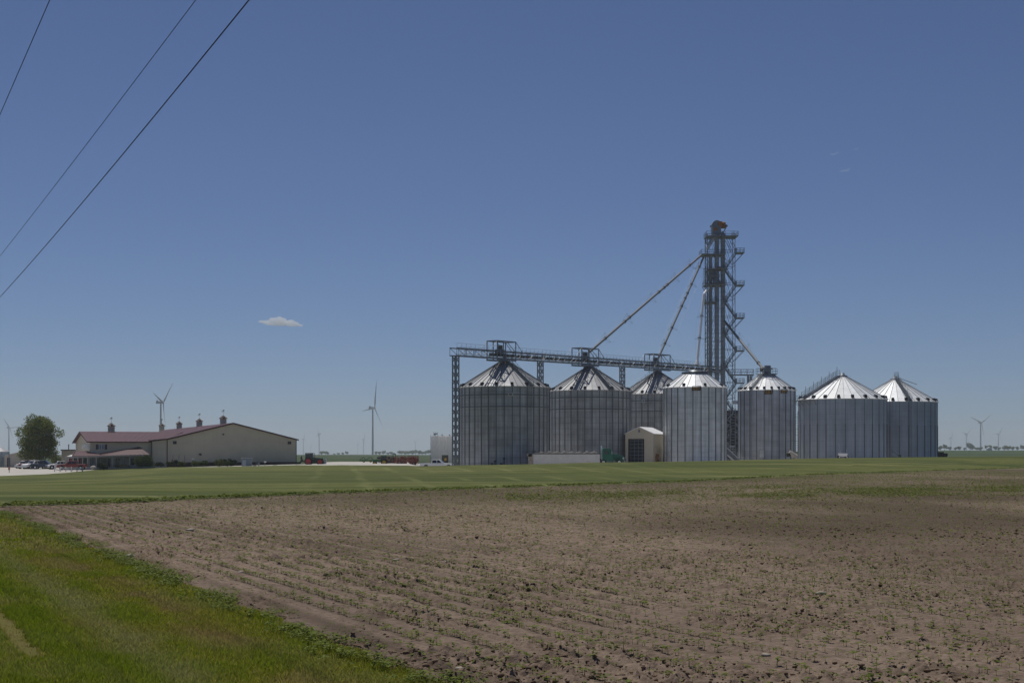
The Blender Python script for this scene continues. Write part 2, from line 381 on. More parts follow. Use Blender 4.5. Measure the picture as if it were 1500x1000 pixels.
c = nmix(nt, nramp(nt, nnoise(nt, O, 1.1, 8, 0.8), 0.50, 0.60, 0, 0.5), c, (0.085, 0.062, 0.042))
nt.links.new(c, b.inputs['Base Color'])
bp = nt.nodes.new('ShaderNodeBump'); bp.inputs['Strength'].default_value = 0.9; bp.inputs['Distance'].default_value = 0.03
nt.links.new(nnoise(nt, O, 22, 6, 0.7), bp.inputs['Height']); nt.links.new(bp.outputs[0], b.inputs['Normal'])

def grassmat(name, greens, dry, dryamt, streak=False):
    m = bpy.data.materials.new(name); m.use_nodes = True; nt = m.node_tree; b = nt.nodes['Principled BSDF']
    b.inputs['Roughness'].default_value = 0.9; b.inputs['Specular IOR Level'].default_value = 0.15
    tc = nt.nodes.new('ShaderNodeTexCoord'); O = tc.outputs['Object']
    c = nmix(nt, nramp(nt, nnoise(nt, O, 0.12, 5), 0.35, 0.65), greens[0], greens[1])
    c = nmix(nt, nramp(nt, nnoise(nt, O, 0.9, 5), 0.45, 0.75, 0, dryamt), c, dry)
    if streak:
        def band(rot, sc3, lo, hi, amt, colr, det=4):
            mp = nt.nodes.new('ShaderNodeMapping'); mp.inputs['Rotation'].default_value = (0, 0, math.radians(rot)); mp.inputs['Scale'].default_value = sc3
            nt.links.new(O, mp.inputs['Vector'])
            return nmix(nt, nramp(nt, nnoise(nt, mp.outputs[0], 1.0, det), lo, hi, 0, amt), c, colr)
        c = band(streak[0], (0.008, 0.05, 1), 0.44, 0.56, 0.85, tuple(x * k for x, k in zip(greens[0], (.62, .72, .6))), 3)  # broad darker bands, painted shade for the slopes of the lawn swells
        c = band(streak[0] + 8, streak[1], 0.54, 0.64, 0.45, dry)
        c = band(streak[0] - 35, (streak[1][0] * 1.3, streak[1][1] * .8, 1), 0.56, 0.66, 0.4, dry)
    c = nmix(nt, nramp(nt, nnoise(nt, O, 6, 5), 0.3, 0.7, 0, 0.35), c, tuple(x * 0.55 for x in greens[0]))
    nt.links.new(c, b.inputs['Base Color'])
    bp = nt.nodes.new('ShaderNodeBump'); bp.inputs['Strength'].default_value = 0.6; bp.inputs['Distance'].default_value = 0.05
    nt.links.new(nnoise(nt, O, 14, 5, 0.7), bp.inputs['Height']); nt.links.new(bp.outputs[0], b.inputs['Normal'])
    return m
m_verge = grassmat('verge_ground', ((0.11, 0.11, 0.02), (0.15, 0.14, 0.028)), (0.2, 0.14, 0.06), 0.5)
m_lawn = grassmat('mown_lawn', ((0.079, 0.098, 0.015), (0.120, 0.130, 0.023)), (0.29, 0.275, 0.11), 0.4, streak=(20, (0.03, 0.3, 1)))
def mow_lines(m, rot, pitch, axis, attr, amt, lo=0.72, hi=0.93, colr=(0.33, 0.32, 0.13)):
    nt = m.node_tree; b = nt.nodes['Principled BSDF']; old = b.inputs['Base Color'].links[0].from_socket
    tc = nt.nodes.new('ShaderNodeTexCoord'); mp = nt.nodes.new('ShaderNodeMapping'); mp.inputs['Rotation'].default_value = (0, 0, math.radians(rot)); nt.links.new(tc.outputs['Object'], mp.inputs['Vector'])
    w = nt.nodes.new('ShaderNodeTexWave'); w.bands_direction = axis; w.inputs['Scale'].default_value = 2 * math.pi / pitch / 20
    w.inputs['Distortion'].default_value = 1.3; w.inputs['Detail'].default_value = 2; w.inputs['Detail Scale'].default_value = 0.5; nt.links.new(mp.outputs[0], w.inputs['Vector'])
    f = nramp(nt, w.outputs['Fac'], lo, hi, 0, amt); g = nramp(nt, nnoise(nt, tc.outputs['Object'], 0.035, 3), 0.4, 0.6)
    m1 = nt.nodes.new('ShaderNodeMath'); m1.operation = 'MULTIPLY'; nt.links.new(f, m1.inputs[0]); nt.links.new(g, m1.inputs[1])
    m2 = nt.nodes.new('ShaderNodeMath'); m2.operation = 'MULTIPLY'; nt.links.new(m1.outputs[0], m2.inputs[0]); nt.links.new(nattr(nt, attr), m2.inputs[1])
    nt.links.new(nmix(nt, m2.outputs[0], old, colr), b.inputs['Base Color'])
mow_lines(m_lawn, -7, 4.7, 'X', 'mow_mid', 0.34, 0.86, 0.99, (0.24, 0.25, 0.09))
mow_lines(m_lawn, -7, 9.4, 'X', 'mow_mid', 0.3, 0.5, 0.1, (0.06, 0.08, 0.012))
mow_lines(m_lawn, -12, 13.0, 'Y', 'mow_left', 0.45, 0.88, 0.99, (0.24, 0.25, 0.09))
m_farm = grassmat('green_farmland', ((0.05, 0.085, 0.03), (0.075, 0.10, 0.035)), (0.14, 0.12, 0.07), 0.3, streak=(0, (0.001, 0.012, 1)))
m_gravel = mat('pale_gravel', (0.50, 0.47, 0.42), rough=0.95, var=0.12, scale=0.4, bump=0.4, bscale=8, spec=0.1)

tw = np.linspace(-0.75, 0.75, 601)
def seg(n, lo=-0.75, hi=0.75): return np.linspace(lo, hi, n)
ts_soil = np.concatenate([np.linspace(-0.4655, -0.38, 30)[:-1], np.linspace(-0.38, 0.40, 1150), np.linspace(0.40, 1.4, 300)[1:]])
sheet('soil_field', ts_soil, np.maximum(d1(ts_soil), 5.0), np.maximum(d2(ts_soil), d1(ts_soil) + 0.01), 950, ms, hfun=soil_h, attr={'moist': soil_moist, 'weed': soil_weed})
def verge_h(X, D): return 0.05 * (fbm(X / 0.8, D / 0.8, 21, 3) - 0.5) * (1 - sstep(-1.0, -0.02, rowcoord(X, D)[1]))
tv = seg(500, -0.9, 0.75)
sheet('grass_verge_ground', tv, np.full(500, 3.0), np.maximum(np.minimum(d1(tv), d2(tv)), 3.05), 220, m_verge, hfun=verge_h)
tl = seg(700, -0.9, 0.9)
sheet('lawn_ground', tl, d2(tl), d3(tl), 160, m_lawn, hfun=lambda X, D: 0.06 * (fbm(X / 6, D / 6, 33, 2) - 0.5) * sstep(0, 10, D - d2(X / D)) * (1 - sstep(-12, 0, D - d3(X / D))),
      attr={'mow_mid': lambda X, D: sstep(380, 520, px_of(X / D)) * (1 - sstep(900, 1150, px_of(X / D))), 'mow_left': lambda X, D: 1 - sstep(380, 520, px_of(X / D))})
d4 = lambda t: ip(px_of(t), [-900, 110, 140, 470, 480, 700, 1380, 1390, 2300], [338, 338, 300.5, 300.5, 352, 352, 352, 280, 280]) + 0 * t
ty = seg(700, -0.9, 0.9)
dy4 = np.maximum(d4(ty), d3(ty) + 0.5)
sheet('gravel_yard', ty, d3(ty), dy4, 60, m_gravel)
sheet('farmland_ground', ty, dy4, np.full(700, 14000.0), 240, m_farm)
# base ground far below everything so no direction is left open
hz = []
# ------------------------------------------------------------------ vegetation in the foreground
def gsoil(X, D): return ground(X, D) + soil_h(X, D)

def leaf_cloud(name, base, n_leaf, size, hgt, spread, material, label, kind='stuff', elong=1.8, droop=0.35, stems=True):
    """base (N,3); every plant gets n_leaf small diamond leaves and one stem, all arrays"""
    N = len(base)
    sc_ = rng.uniform(0.6, 1.25, N)
    ang = rng.uniform(0, 2 * np.pi, (N, n_leaf)); rr = spread * sc_[:, None] * rng.uniform(0.35, 1.0, (N, n_leaf))
    hh = hgt * sc_[:, None] * rng.uniform(0.55, 1.05, (N, n_leaf))
    cx = base[:, None, 0] + rr * np.cos(ang); cy = base[:, None, 1] + rr * np.sin(ang); cz = base[:, None, 2] + hh
    L = size * sc_[:, None] * rng.uniform(0.7, 1.3, (N, n_leaf)); W = L / elong
    dx, dy = np.cos(ang), np.sin(ang); dz = rng.uniform(-droop, droop * 1.2, (N, n_leaf)); tl = rng.uniform(-0.5, 0.5, (N, n_leaf))
    v = np.empty((N, n_leaf, 4, 3), np.float32)
    for k, (a, w) in enumerate(((-1, 0), (0, 1), (1, 0), (0, -1))):
        v[:, :, k, 0] = cx + a * L / 2 * dx - w * W / 2 * dy; v[:, :, k, 1] = cy + a * L / 2 * dy + w * W / 2 * dx
        v[:, :, k, 2] = cz + a * L / 2 * dz + w * W / 2 * tl
    v = v.reshape(-1, 3); q = np.arange(len(v)).reshape(-1, 4)
    tris = None
    if stems:
        sv = np.empty((N, 3, 3), np.float32); w = 0.004 * sc_
        sv[:, 0] = base + np.stack([-w, 0 * w, 0 * w - .01], 1); sv[:, 1] = base + np.stack([w, 0 * w, 0 * w - .01], 1)
        sv[:, 2] = base + np.stack([0 * w, 0 * w, hgt * sc_], 1)
        tris = np.arange(N * 3).reshape(-1, 3) + len(v); v = np.concatenate([v, sv.reshape(-1, 3)])
    return tag(npmesh(name, v, quads=q, tris=tris, material=material), label, None, None, kind)

m_crop = leafmat('seedling_leaf', (0.075, 0.11, 0.018), (0.22, 0.26, 0.045), (0.14, 0.18, 0.03), trans=0.35)
m_weed = leafmat('weed_leaf', (0.07, 0.105, 0.012), (0.20, 0.235, 0.03), (0.12, 0.16, 0.02), trans=0.3)
m_weed2 = leafmat('bright_weed_leaf', (0.085, 0.11, 0.022), (0.19, 0.20, 0.045), trans=0.35)

def rows_points(dmin, dmax, step, keepf):
    """crop rows parallel to the verge edge; returns X,D of plants in a wedge slightly wider than the picture"""
    pts = []
    for k in range(0, 420):
        q = 1.30 + 0.62 * k
        s = np.arange(-60, 330, step); s = s + rng.uniform(-step * .45, step * .45, len(s)); qq = q + rng.normal(0, 0.022, len(s))
        X = EX + s * DX + qq * NX; D = EY + s * DY + qq * NY
        ok = (D > dmin) & (D <= dmax); X, D = X[ok], D[ok]
        ok = (np.abs(X / np.maximum(D, .1)) < 0.56) ; X, D = X[ok], D[ok]
        if len(X) == 0: continue
        ok = (D < d2(X / D) - 0.8); X, D = X[ok], D[ok]
        if len(X) == 0: continue
        kp = rng.random(len(X)) < keepf(X, D, k); pts.append(np.stack([X[kp], D[kp]], 1))
    return np.concatenate(pts)
def keep_near(X, D, k):
    px = X / D * F + 750
    n = fbm(X / 1.3 + 9, D / 1.3, 90, 3)
    base = ip(px, [-200, 700, 1100, 1500, 1900], [1.25, 1.15, 0.68, 0.52, 0.52])
    rowk = 0.55 + 0.9 * ((math.sin(k * 12.9898) * 43758.5) % 1)
    return np.clip(base * rowk * np.clip((n - 0.12) * 3.2, 0.25, 1.15), 0, 1)
p = rows_points(13, 34, 0.065, keep_near)
leaf_cloud('crop_seedlings', np.stack([p[:, 0], p[:, 1], gsoil(p[:, 0], p[:, 1])], 1), 5, 0.056, 0.088, 0.040, m_crop, 'small green crop seedlings in rows across the brown field')
p = rows_points(34, 75, 0.11, keep_near)
p2_ = np.stack([p[:, 0], p[:, 1], gsoil(p[:, 0], p[:, 1])], 1)
p = rows_points(75, 190, 0.42, keep_near)
p3_ = np.stack([p[:, 0], p[:, 1], gsoil(p[:, 0], p[:, 1])], 1)
leaf_cloud('far_crop_seedlings', p2_, 3, 0.072, 0.085, 0.045, m_crop, 'farther crop seedlings thinning out across the brown field', stems=False)
leaf_cloud('farthest_crop_seedlings', p3_, 3, 0.12, 0.09, 0.08, m_crop, 'tiny crop seedlings in the far half of the brown field', stems=False)

# scattered weeds in the field: a few everywhere, a bright band far right
N = 5200; t_ = rng.uniform(-0.42, 0.42, N); D_ = np.exp(rng.uniform(math.log(14), math.log(70), N)); X_ = t_ * D_
ok = (rowcoord(X_, D_)[1] > 0.4) & (D_ < d2(t_) - 1) & (fbm(X_ / 2, D_ / 2, 55, 3) > 0.5)
X_, D_ = X_[ok], D_[ok]
leaf_cloud('field_weeds', np.stack([X_, D_, gsoil(X_, D_)], 1), 6, 0.05, 0.05, 0.05, m_weed, 'stray low weeds between the crop rows', stems=False)
N = 60000; px_ = rng.uniform(740, 1700, N); py_ = rng.normal(0, 5.5, N) + 724 - 0.012 * (px_ - 900)
D_ = CH * F / (py_ - 662); X_ = (px_ - 750) * D_ / F
ok = (D_ > 40) & (D_ < d2(X_ / D_) - 1); X_, D_ = X_[ok], D_[ok]
cl = fbm(X_ / 3.2, D_ / 4.5, 71, 4); ok = rng.random(len(X_)) < np.clip((cl - 0.40) * 2.6, 0.02, 0.6) * np.where(px_of(X_ / D_) < 1050, .35, .8); X_, D_ = X_[ok], D_[ok]
leaf_cloud('bright_green_weeds', np.stack([X_, D_, gsoil(X_, D_)], 1), 3, 0.13, 0.11, 0.10, m_weed2, 'bright green weed patches toward the far side of the field', stems=False)

# clods of soil
def clods(n, dmin, dmax, rmin, rmax, name, label):
    D = np.exp(rng.uniform(math.log(dmin), math.log(dmax), n)); t = rng.uniform(-0.42, 0.42, n); X = t * D
    q = rowcoord(X, D)[1]; ok = (q > 0.05) & (D < d2(t) - 1); X, D = X[ok], D[ok]
    cm = clod_mask(X, D); ok = rng.random(len(X)) < np.clip((cm - 0.47) * 6, 0.03, 1); X, D = X[ok], D[ok]
    ico = bmesh.new(); bmesh.ops.create_icosphere(ico, subdivisions=1, radius=1)
    iv = np.array([v.co[:] for v in ico.verts]); it = np.array([[v.index for v in f.verts] for f in ico.faces]); ico.free()
    N = len(X); r = np.clip(np.exp(rng.normal(0, 0.4, N)), .4, 1.9) * rng.uniform(rmin, rmax, N)
    jit = iv[None] * (1 + rng.uniform(-0.35, 0.35, (N, len(iv), 1)))
    a = rng.uniform(0, 6.28, N); ca, sa = np.cos(a)[:, None], np.sin(a)[:, None]
    st = rng.uniform(0.7, 1.5, (N, 1))
    x = jit[:, :, 0] * st; y = jit[:, :, 1]; z = jit[:, :, 2] * 0.62
    v = np.stack([X[:, None] + r[:, None] * (x * ca - y * sa), D[:, None] + r[:, None] * (x * sa + y * ca), gsoil(X, D)[:, None] + r[:, None] * (z + 0.25)], -1)
    tr = (np.arange(N)[:, None, None] * len(iv) + it[None]).reshape(-1, 3)
    vv = v.reshape(-1, 3)
    return tag(npmesh(name, vv, tris=tr, material=m_clod), label, None, None, 'stuff')
m_clod = mat('soil_clod', (0.20, 0.142, 0.092), rough=0.95, var=0.35, scale=3, spec=0.1, bump=0.6, bscale=60)
clods(30000, 13, 42, 0.007, 0.024, 'soil_clods', 'loose dark clods lying on the tilled soil')
clods(30000, 42, 120, 0.014, 0.034, 'far_soil_clods', 'dark clods scattered over the far half of the field')

# pale stones one can pick out
m_stone = mat('pale_stone', (0.36, 0.32, 0.25), rough=0.8, var=0.2, scale=6)
def stone(px, py, r, label):
    D = CH * F / (py - 662); X = PX(px, D); bm = bmesh.new(); bmesh.ops.create_icosphere(bm, subdivisions=2, radius=r)
    for v in bm.verts:
        v.co *= 1 + rnd.uniform(-.12, .12); v.co.x *= 1.5; v.co.z *= 0.6
    me = bpy.data.meshes.new('field_stone'); bm.to_mesh(me); bm.free(); me.materials.append(m_stone)
    for f in me.polygons: f.use_smooth = True
    o = bpy.data.objects.new('field_stone', me); COL.objects.link(o)
    o.location = (X, D, float(gsoil(np.array([X]), np.array([D]))[0]) + r * 0.3); o.rotation_euler.z = rnd.uniform(-.4, .4)
    tag(o, label, 'stone', 'pale stones lying in the field')
stone(1202, 871, 0.07, 'largest pale flat stone alone on bare soil in the right half of the field')
stone(1122, 962, 0.042, 'yellowish stone beside a dark clod near the bottom right of the field')
stone(190, 816, 0.11, 'pale flat stone on bare soil just beyond the left grass verge')
stone(278, 778, 0.10, 'small pale stone in the seedling rows at far left')
stone(580, 822, 0.055, 'round whitish stone among the rows at the middle of the field')
stone(652, 824, 0.08, 'grey brown stone right of the round whitish one in mid field')
stone(673, 981, 0.04, 'little white stone near the front edge of the field')
stone(353, 839, 0.05, 'tiny white stone between two crop rows at left')

# grass blades on the verge
m_blade = bpy.data.materials.new('grass_blade'); m_blade.use_nodes = True
nt = m_blade.node_tree; b = nt.nodes['Principled BSDF']; out = nt.nodes['Material Output']; b.inputs['Roughness'].default_value = 0.6; b.inputs['Specular IOR Level'].default_value = 0.2
g = nt.nodes.new('ShaderNodeNewGeometry'); rp = nt.nodes.new('ShaderNodeValToRGB'); els = rp.color_ramp.elements
els[0].color = (0.19, 0.215, 0.014, 1); els[1].color = (0.55, 0.45, 0.18, 1); els[1].position = 1.0
for pos, cc in ((0.35, (0.245, 0.29, 0.02)), (0.72, (0.35, 0.37, 0.03)), (0.9, (0.45, 0.41, 0.08))):
    e = els.new(pos); e.color = (*cc, 1)
nt.links.new(g.outputs['Random Per Island'], rp.inputs['Fac'])
c = nmix(nt, nattr(nt, 'dry'), rp.outputs[0], (0.40, 0.27, 0.11)); c = nmix(nt, nattr(nt, 'pale'), c, (0.38, 0.37, 0.16))
c = nmix(nt, nattr(nt, 'lush'), c, (0.20, 0.28, 0.012))
nt.links.new(c, b.inputs['Base Color']); tr = nt.nodes.new('ShaderNodeBsdfTranslucent'); mx = nt.nodes.new('ShaderNodeMixShader'); mx.inputs[0].default_value = 0.42
nt.links.new(c, tr.inputs['Color']); nt.links.new(b.outputs[0], mx.inputs[1]); nt.links.new(tr.outputs[0], mx.inputs[2]); nt.links.new(mx.outputs[0], out.inputs['Surface'])

def blades(X, D, h, w, lean):
    N = len(X); z = ground(X, D) + verge_h(X, D) - 0.01
    a = rng.uniform(0, 2 * np.pi, N); la = rng.uniform(0, 2 * np.pi, N)
    hx = h * rng.uniform(0.45, 1.25, N); wx = w * rng.uniform(0.6, 1.3, N); ln = hx * lean * rng.uniform(0.1, 1.0, N)
    v = np.empty((N, 5, 3), np.float32); cx, cy = np.cos(a) * wx / 2, np.sin(a) * wx / 2; lx, ly = np.cos(la) * ln, np.sin(la) * ln
    v[:, 0] = np.stack([X - cx, D - cy, z], 1); v[:, 1] = np.stack([X + cx, D + cy, z], 1)
    v[:, 2] = np.stack([X + cx * .75 + lx * .3, D + cy * .75 + ly * .3, z + hx * .6], 1); v[:, 3] = np.stack([X - cx * .75 + lx * .3, D - cy * .75 + ly * .3, z + hx * .6], 1)
    v[:, 4] = np.stack([X + lx, D + ly, z + hx], 1)
    i = np.arange(N)[:, None] * 5
    return v.reshape(-1, 3), i + np.array([[0, 1, 2, 3]]), i + np.array([[3, 2, 4]])
def verge_attrs(X, D):
    s, q = rowcoord(X, D); d = -q
    n1 = fbm(s / 2.6, q / 0.9, 120, 4); n2 = fbm(s / 1.2 + 7, q / 0.7, 130, 4)
    dry = 0.34 * sstep(0.52, 0.72, n1) * sstep(0.3, 1.2, d) + 0.5 * np.exp(-((d - 1.15) / 0.45) ** 2) * sstep(.4, .6, n2)
    edge = 1 - sstep(0.25, 0.6, d); dry = dry * (1 - edge)
    strip = np.exp(-((d - 3.75 - 0.12 * (fbm(s / 1.5, q * 0, 5, 2) - .5) - 0.16 * (fbm(s / .22, q / .2, 6, 3) - .5)) / 0.12) ** 4) * sstep(2.9, 4.0, s) ; dry = np.maximum(dry, strip)
    dry = np.maximum(dry, 0.7 * sstep(4.5, 4.75, d) * sstep(.4, .55, n2))
    pale = 0.5 * np.exp(-((d - 2.45 + 0.2 * (n2 - .5)) / 0.33) ** 2) + 0.22 * sstep(.5, .65, n2)
    pale = pale * (1 - strip)
    lush = np.clip(0.55 * np.exp(-((d - 3.3) / 0.5) ** 2) + 0.5 * sstep(0.48, 0.62, 1 - n1), 0, 0.8) * (1 - strip) * (1 - pale)
    return dry, pale, lush, strip
def scatter_verge(n, smin, smax, dmax_off, h, w, lean, name, label):
    s = rng.uniform(smin, smax, n); q = -rng.uniform(-0.12, dmax_off, n)
    q = q + 0.16 * (fbm(s / 0.5, s * 0, 7, 3) - 0.5) * 2
    X = EX + s * DX + q * NX; D = EY + s * DY + q * NY
    ok = (D > 9) & (X / np.maximum(D, 1) > -0.46) & (D < d2(X / np.maximum(D, 1))); X, D, s, q = X[ok], D[ok], s[ok], q[ok]
    dry, pale, lush, strip = verge_attrs(X, D)
    keep = rng.random(len(X)) > np.clip(strip * 0.75 + 0.25 * dry, 0, .8); X, D, dry, pale, lush, strip = (a[keep] for a in (X, D, dry, pale, lush, strip))
    hh = h * (1 - 0.55 * strip) * (0.75 + 0.5 * lush)
    v, qd, tr_ = blades(X, D, hh, w, lean)
    rep = lambda a: np.repeat(a, 5)
    return tag(npmesh(name, v, quads=qd, tris=tr_, material=m_blade, attrs={'dry': rep(dry), 'pale': rep(pale), 'lush': rep(lush)}), label, None, None, 'stuff')
scatter_verge(240000, -8, 9, 5.6, 0.085, 0.011, 0.9, 'grass', 'rough green grass on the near roadside verge')
scatter_verge(150000, 9, 24, 8.0, 0.085, 0.018, 0.9, 'grass_farther_on', 'green and browning grass farther along the roadside verge')
scatter_verge(90000, 24, 66, 14.0, 0.09, 0.036, 0.9, 'grass_at_far_end', 'grass at the far left end of the roadside verge')

# broad leaved weeds along the verge edge, and ragged grass where lawn meets field
s_ = rng.uniform(-8, 62, 9000); q_ = rng.normal(0.0, 0.24, 9000); ok = fbm(s_ / 1.1, q_ / .35, 201, 3) > 0.50; s_, q_ = s_[ok], q_[ok]
X_ = EX + s_ * DX + q_ * NX; D_ = EY + s_ * DY + q_ * NY
leaf_cloud('edge_weeds', np.stack([X_, D_, ground(X_, D_)], 1), 7, 0.05, 0.11, 0.065, m_weed, 'darker broad leaved weeds along the verge edge', stems=False)
t_ = rng.uniform(-0.45, 0.45, 9000); D_ = d2(t_) + rng.normal(-0.2, 0.9, 9000); X_ = t_ * D_; ok = (fbm(X_ / 2.5, D_, 210, 3) > 0.46) & (rowcoord(X_, D_)[1] > -1); X_, D_ = X_[ok], D_[ok]
leaf_cloud('field_end_weeds', np.stack([X_, D_, ground(X_, D_)], 1), 5, 0.16, 0.16, 0.12, m_weed, 'ragged dark weeds where the lawn meets the field', stems=False)
# ------------------------------------------------------------------ grain bins
def rail_line(mb, pts, h=1.05, w=0.05, mi=0, posts=True):
    for a, b_ in zip(pts[:-1], pts[1:]):
        a, b_ = Vector(a), Vector(b_)
        for k in (0.5, 1.0): mb.beam(a + Vector((0, 0, h * k)), b_ + Vector((0, 0, h * k)), w, mi=mi)
        if posts:
            n = max(1, round((b_ - a).length / 1.6))
            for i in range(n + 1):
                p = a.lerp(b_, i / n); mb.beam(p, p + Vector((0, 0, h)), w, mi=mi)

def glyph_sign(parent, loc, rz, w=1.75, h=0.95, name='sign'):
    """black slanted plate with an amber border and the letters G S I"""
    mb = MB(); sh = 0.16
    def sx(x, z): return x + sh * z
    def plate(x0, x1, z0, z1, y0, y1, mi):
        vs = [(sx(x0, z0), y0, z0), (sx(x1, z0), y0, z0), (sx(x1, z1), y0, z1), (sx(x0, z1), y0, z1)]
        vs += [(v[0], y1, v[2]) for v in vs]
        mb.add(vs, [(0, 1, 2, 3), (7, 6, 5, 4), (0, 4, 5, 1), (1, 5, 6, 2), (2, 6, 7, 3), (3, 7, 4, 0)], mi)
    plate(-w / 2, w / 2, -h / 2, h / 2, 0, 0.05, 0)
    W = w * 0.22; H = h * 0.33; s = 0.095
    def st(x0, x1, z0, z1): plate(x0, x1, z0, z1, -0.02, 0.0, 1)
    x = -w * 0.32 - W / 2 + 0.08    # G
    st(x, x + s, -H, H); st(x + s, x + W, H - s, H); st(x + s, x + W, -H, -H + s); st(x + W - s, x + W, -H + s, 0.03); st(x + W * .5, x + W - s, -0.03 - s / 2, 0.03)
    x = -W / 2 + 0.02               # S
    st(x, x + W, H - s, H); st(x, x + s, s / 2, H - s); st(x, x + W, -s / 2, s / 2); st(x + W - s, x + W, -H + s, -s / 2); st(x, x + W, -H, -H + s)
    x = w * 0.30                    # I
    st(x - s / 2, x + s / 2, -H, H)
    return mb.build(name, [M['black'], M['amber']], parent, loc, rz)

def grain_bin(px, rpx, eave, apex, D, npan, nroof, wall, roof, label, rings=(), vents=12, vsize=0.6, signs=(), topr=1.1,
              ladder=None, ring_h=1.12, two_tone=False, gdrop=0.6, vent_phase=0.0):
    X = PX(px, D); r = rpx * D / F
    zg = gz(X, D) - gdrop * 0.0
    ze = CH + (662 - eave) * (D - r) / F - zg; za = CH + (662 - apex) * D / F - zg
    root = thing('grain_bin', label, 'grain bin', (X, D, zg), 0, 'corrugated metal grain bins')
    face = math.atan2(-D, -X)                      # angle that looks at the camera
    mb = MB(); sub = 3; n = npan * sub; rr = random.Random(int(px)); nr = max(1, round(ze / ring_h))
    tone = [[rr.gauss(0.5, 0.17) for _ in range(nr)] for _ in range(npan)]
    pan = [rr.gauss(0, 0.10) for _ in range(npan)]
    for k in range(nr):
        z0 = ze * k / nr - (0.5 if k == 0 else 0); z1 = ze * (k + 1) / nr
        for p in range(npan):
            for s in range(sub):
                a0 = 2 * math.pi * (p * sub + s) / n; a1 = 2 * math.pi * (p * sub + s + 1) / n
                mb.add([(r * math.cos(a0), r * math.sin(a0), z0), (r * math.cos(a1), r * math.sin(a1), z0), (r * math.cos(a1), r * math.sin(a1), z1), (r * math.cos(a0), r * math.sin(a0), z1)],
                       [(0, 1, 2, 3)], 0, min(1, max(0, tone[p][k] * 0.45 + 0.275 + pan[p])))
    for p in range(npan):                          # outside stiffeners
        a = 2 * math.pi * p / npan
        c, s = math.cos(a), math.sin(a); rz = a
        wz = 0.15
        if two_tone:                               # heavier lower two thirds, thin above
            mb.box(((r + 0.05) * c, (r + 0.05) * s, ze * 0.32), (0.10, 0.17, ze * 0.62), 1, rz)
            mb.box(((r + 0.03) * c, (r + 0.03) * s, ze * 0.81), (0.05, 0.09, ze * 0.36), 1, rz)
        else: mb.box(((r + 0.05) * c, (r + 0.05) * s, ze * 0.5 - .1), (0.10, wz, ze - 0.3), 1, rz)
    for py in rings:
        z = CH + (662 - py) * (D - r) / F - zg
        mb.lathe([(r + 0.02, z - 0.09), (r + 0.16, z - 0.09), (r + 0.16, z + 0.09), (r + 0.02, z + 0.09)], n=npan, mi=1, sm=False)
    for k in range(1, nr):                         # bolted sheet seams
        z = ze * k / nr
        mb.lathe([(r + 0.004, z - 0.045), (r + 0.02, z), (r + 0.004, z + 0.045)], n=n, mi=0, sm=False, tone=0.0)
    mb.build('wall', [wall, M['stiffener']], root)
    # roof: flat trapezoid sheets with raised standing ribs
    mr = MB(); re_ = r + 0.28; slope = (za - ze) / (r - topr); zed = ze - 0.28 * slope * 0.6
    for i in range(nroof):
        a0 = 2 * math.pi * i / nroof; a1 = 2 * math.pi * (i + 1) / nroof; t = min(1, max(0, rr.gauss(0.5, 0.2)))
        q = lambda a, R, z: (R * math.cos(a), R * math.sin(a), z)
        mid = 0.5; rm = re_ * (1 - mid) + topr * mid; zm = zed * (1 - mid) + za * mid
        mr.quad(q(a0, re_, zed), q(a1, re_, zed), q(a1, rm, zm), q(a0, rm, zm), 0, t)
        mr.quad(q(a0, rm, zm), q(a1, rm, zm), q(a1, topr, za), q(a0, topr, za), 0, min(1, t + 0.08))
        mr.beam((re_ * math.cos(a0), re_ * math.sin(a0), zed + 0.05), (topr * math.cos(a0), topr * math.sin(a0), za + 0.05), 0.07, 0.10, 1)
    mr.lathe([(re_, zed), (re_ - 0.25, zed - 0.12)], n=nroof, mi=0, sm=False)
    mr.build('roof', [roof, M['rib_old'] if roof is M['galv_roof_old'] else M['rib']], root)
    mc = MB(); mc.lathe([(topr + .12, za - .12), (topr + .12, za + .22), (topr * .55, za + .32), (topr * .5, za + .75), (0.02, za + .82)], n=20, mi=0)
    mc.build('peak_cap', M['steel'], root)
    # eave vents
    vb = MB(); vb.box((0, 0, vsize * .42), (vsize * 1.0, vsize * 0.95, vsize * 0.85), 0, taper=0.75); vb.box((vsize * .52, 0, vsize * .35), (0.05, vsize * .8, vsize * .55), 1)
    v0 = None; rv = r - 0.35
    for i in range(vents):
        a = 2 * math.pi * (i + vent_phase) / vents
        loc = (rv * math.cos(a), rv * math.sin(a), ze + 0.12)
        if v0 is None: v0 = vb.build('roof_vent', [M['steel_dk'], M['black']], root, loc, a)
        else:
            c = v0.copy(); COL.objects.link(c); c.parent = root; c.location = loc; c.rotation_euler.z = a
    for (spx, spy) in signs:
        # place the plate on the wall where its line of sight meets the bin
        dx_ = (spx - px) / rpx; al = face + math.asin(max(-.98, min(.98, dx_)))
        z = CH + (662 - spy) * (D - r) / F - zg
        glyph_sign(root, ((r + .12) * math.cos(al), (r + .12) * math.sin(al), z), al + math.pi / 2)
    # ladder up the roof with a handrail
    for la in (ladder or ()):
        al = face + la; lb = MB(); u = Vector((-math.sin(al), math.cos(al), 0)); c, s = math.cos(al), math.sin(al)
        a = Vector(((re_) * c, re_ * s, zed + .12)); b_ = Vector((topr * c, topr * s, za + .12))
        for k in (-.4, .4):
            lb.beam(a + u * k, b_ + u * k, 0.09); rail_line(lb, [a + u * k, b_ + u * k], 0.95, 0.05)
        for i in range(26): p = a.lerp(b_, i / 25); lb.beam(p - u * .4, p + u * .4, 0.25, 0.05)
        # wall ladder below
        for k in (-.25, .25): lb.beam(Vector(((r + .35) * c, (r + .35) * s, 0)) + u * k, Vector(((r + .35) * c, (r + .35) * s, ze + .8)) + u * k, 0.05)
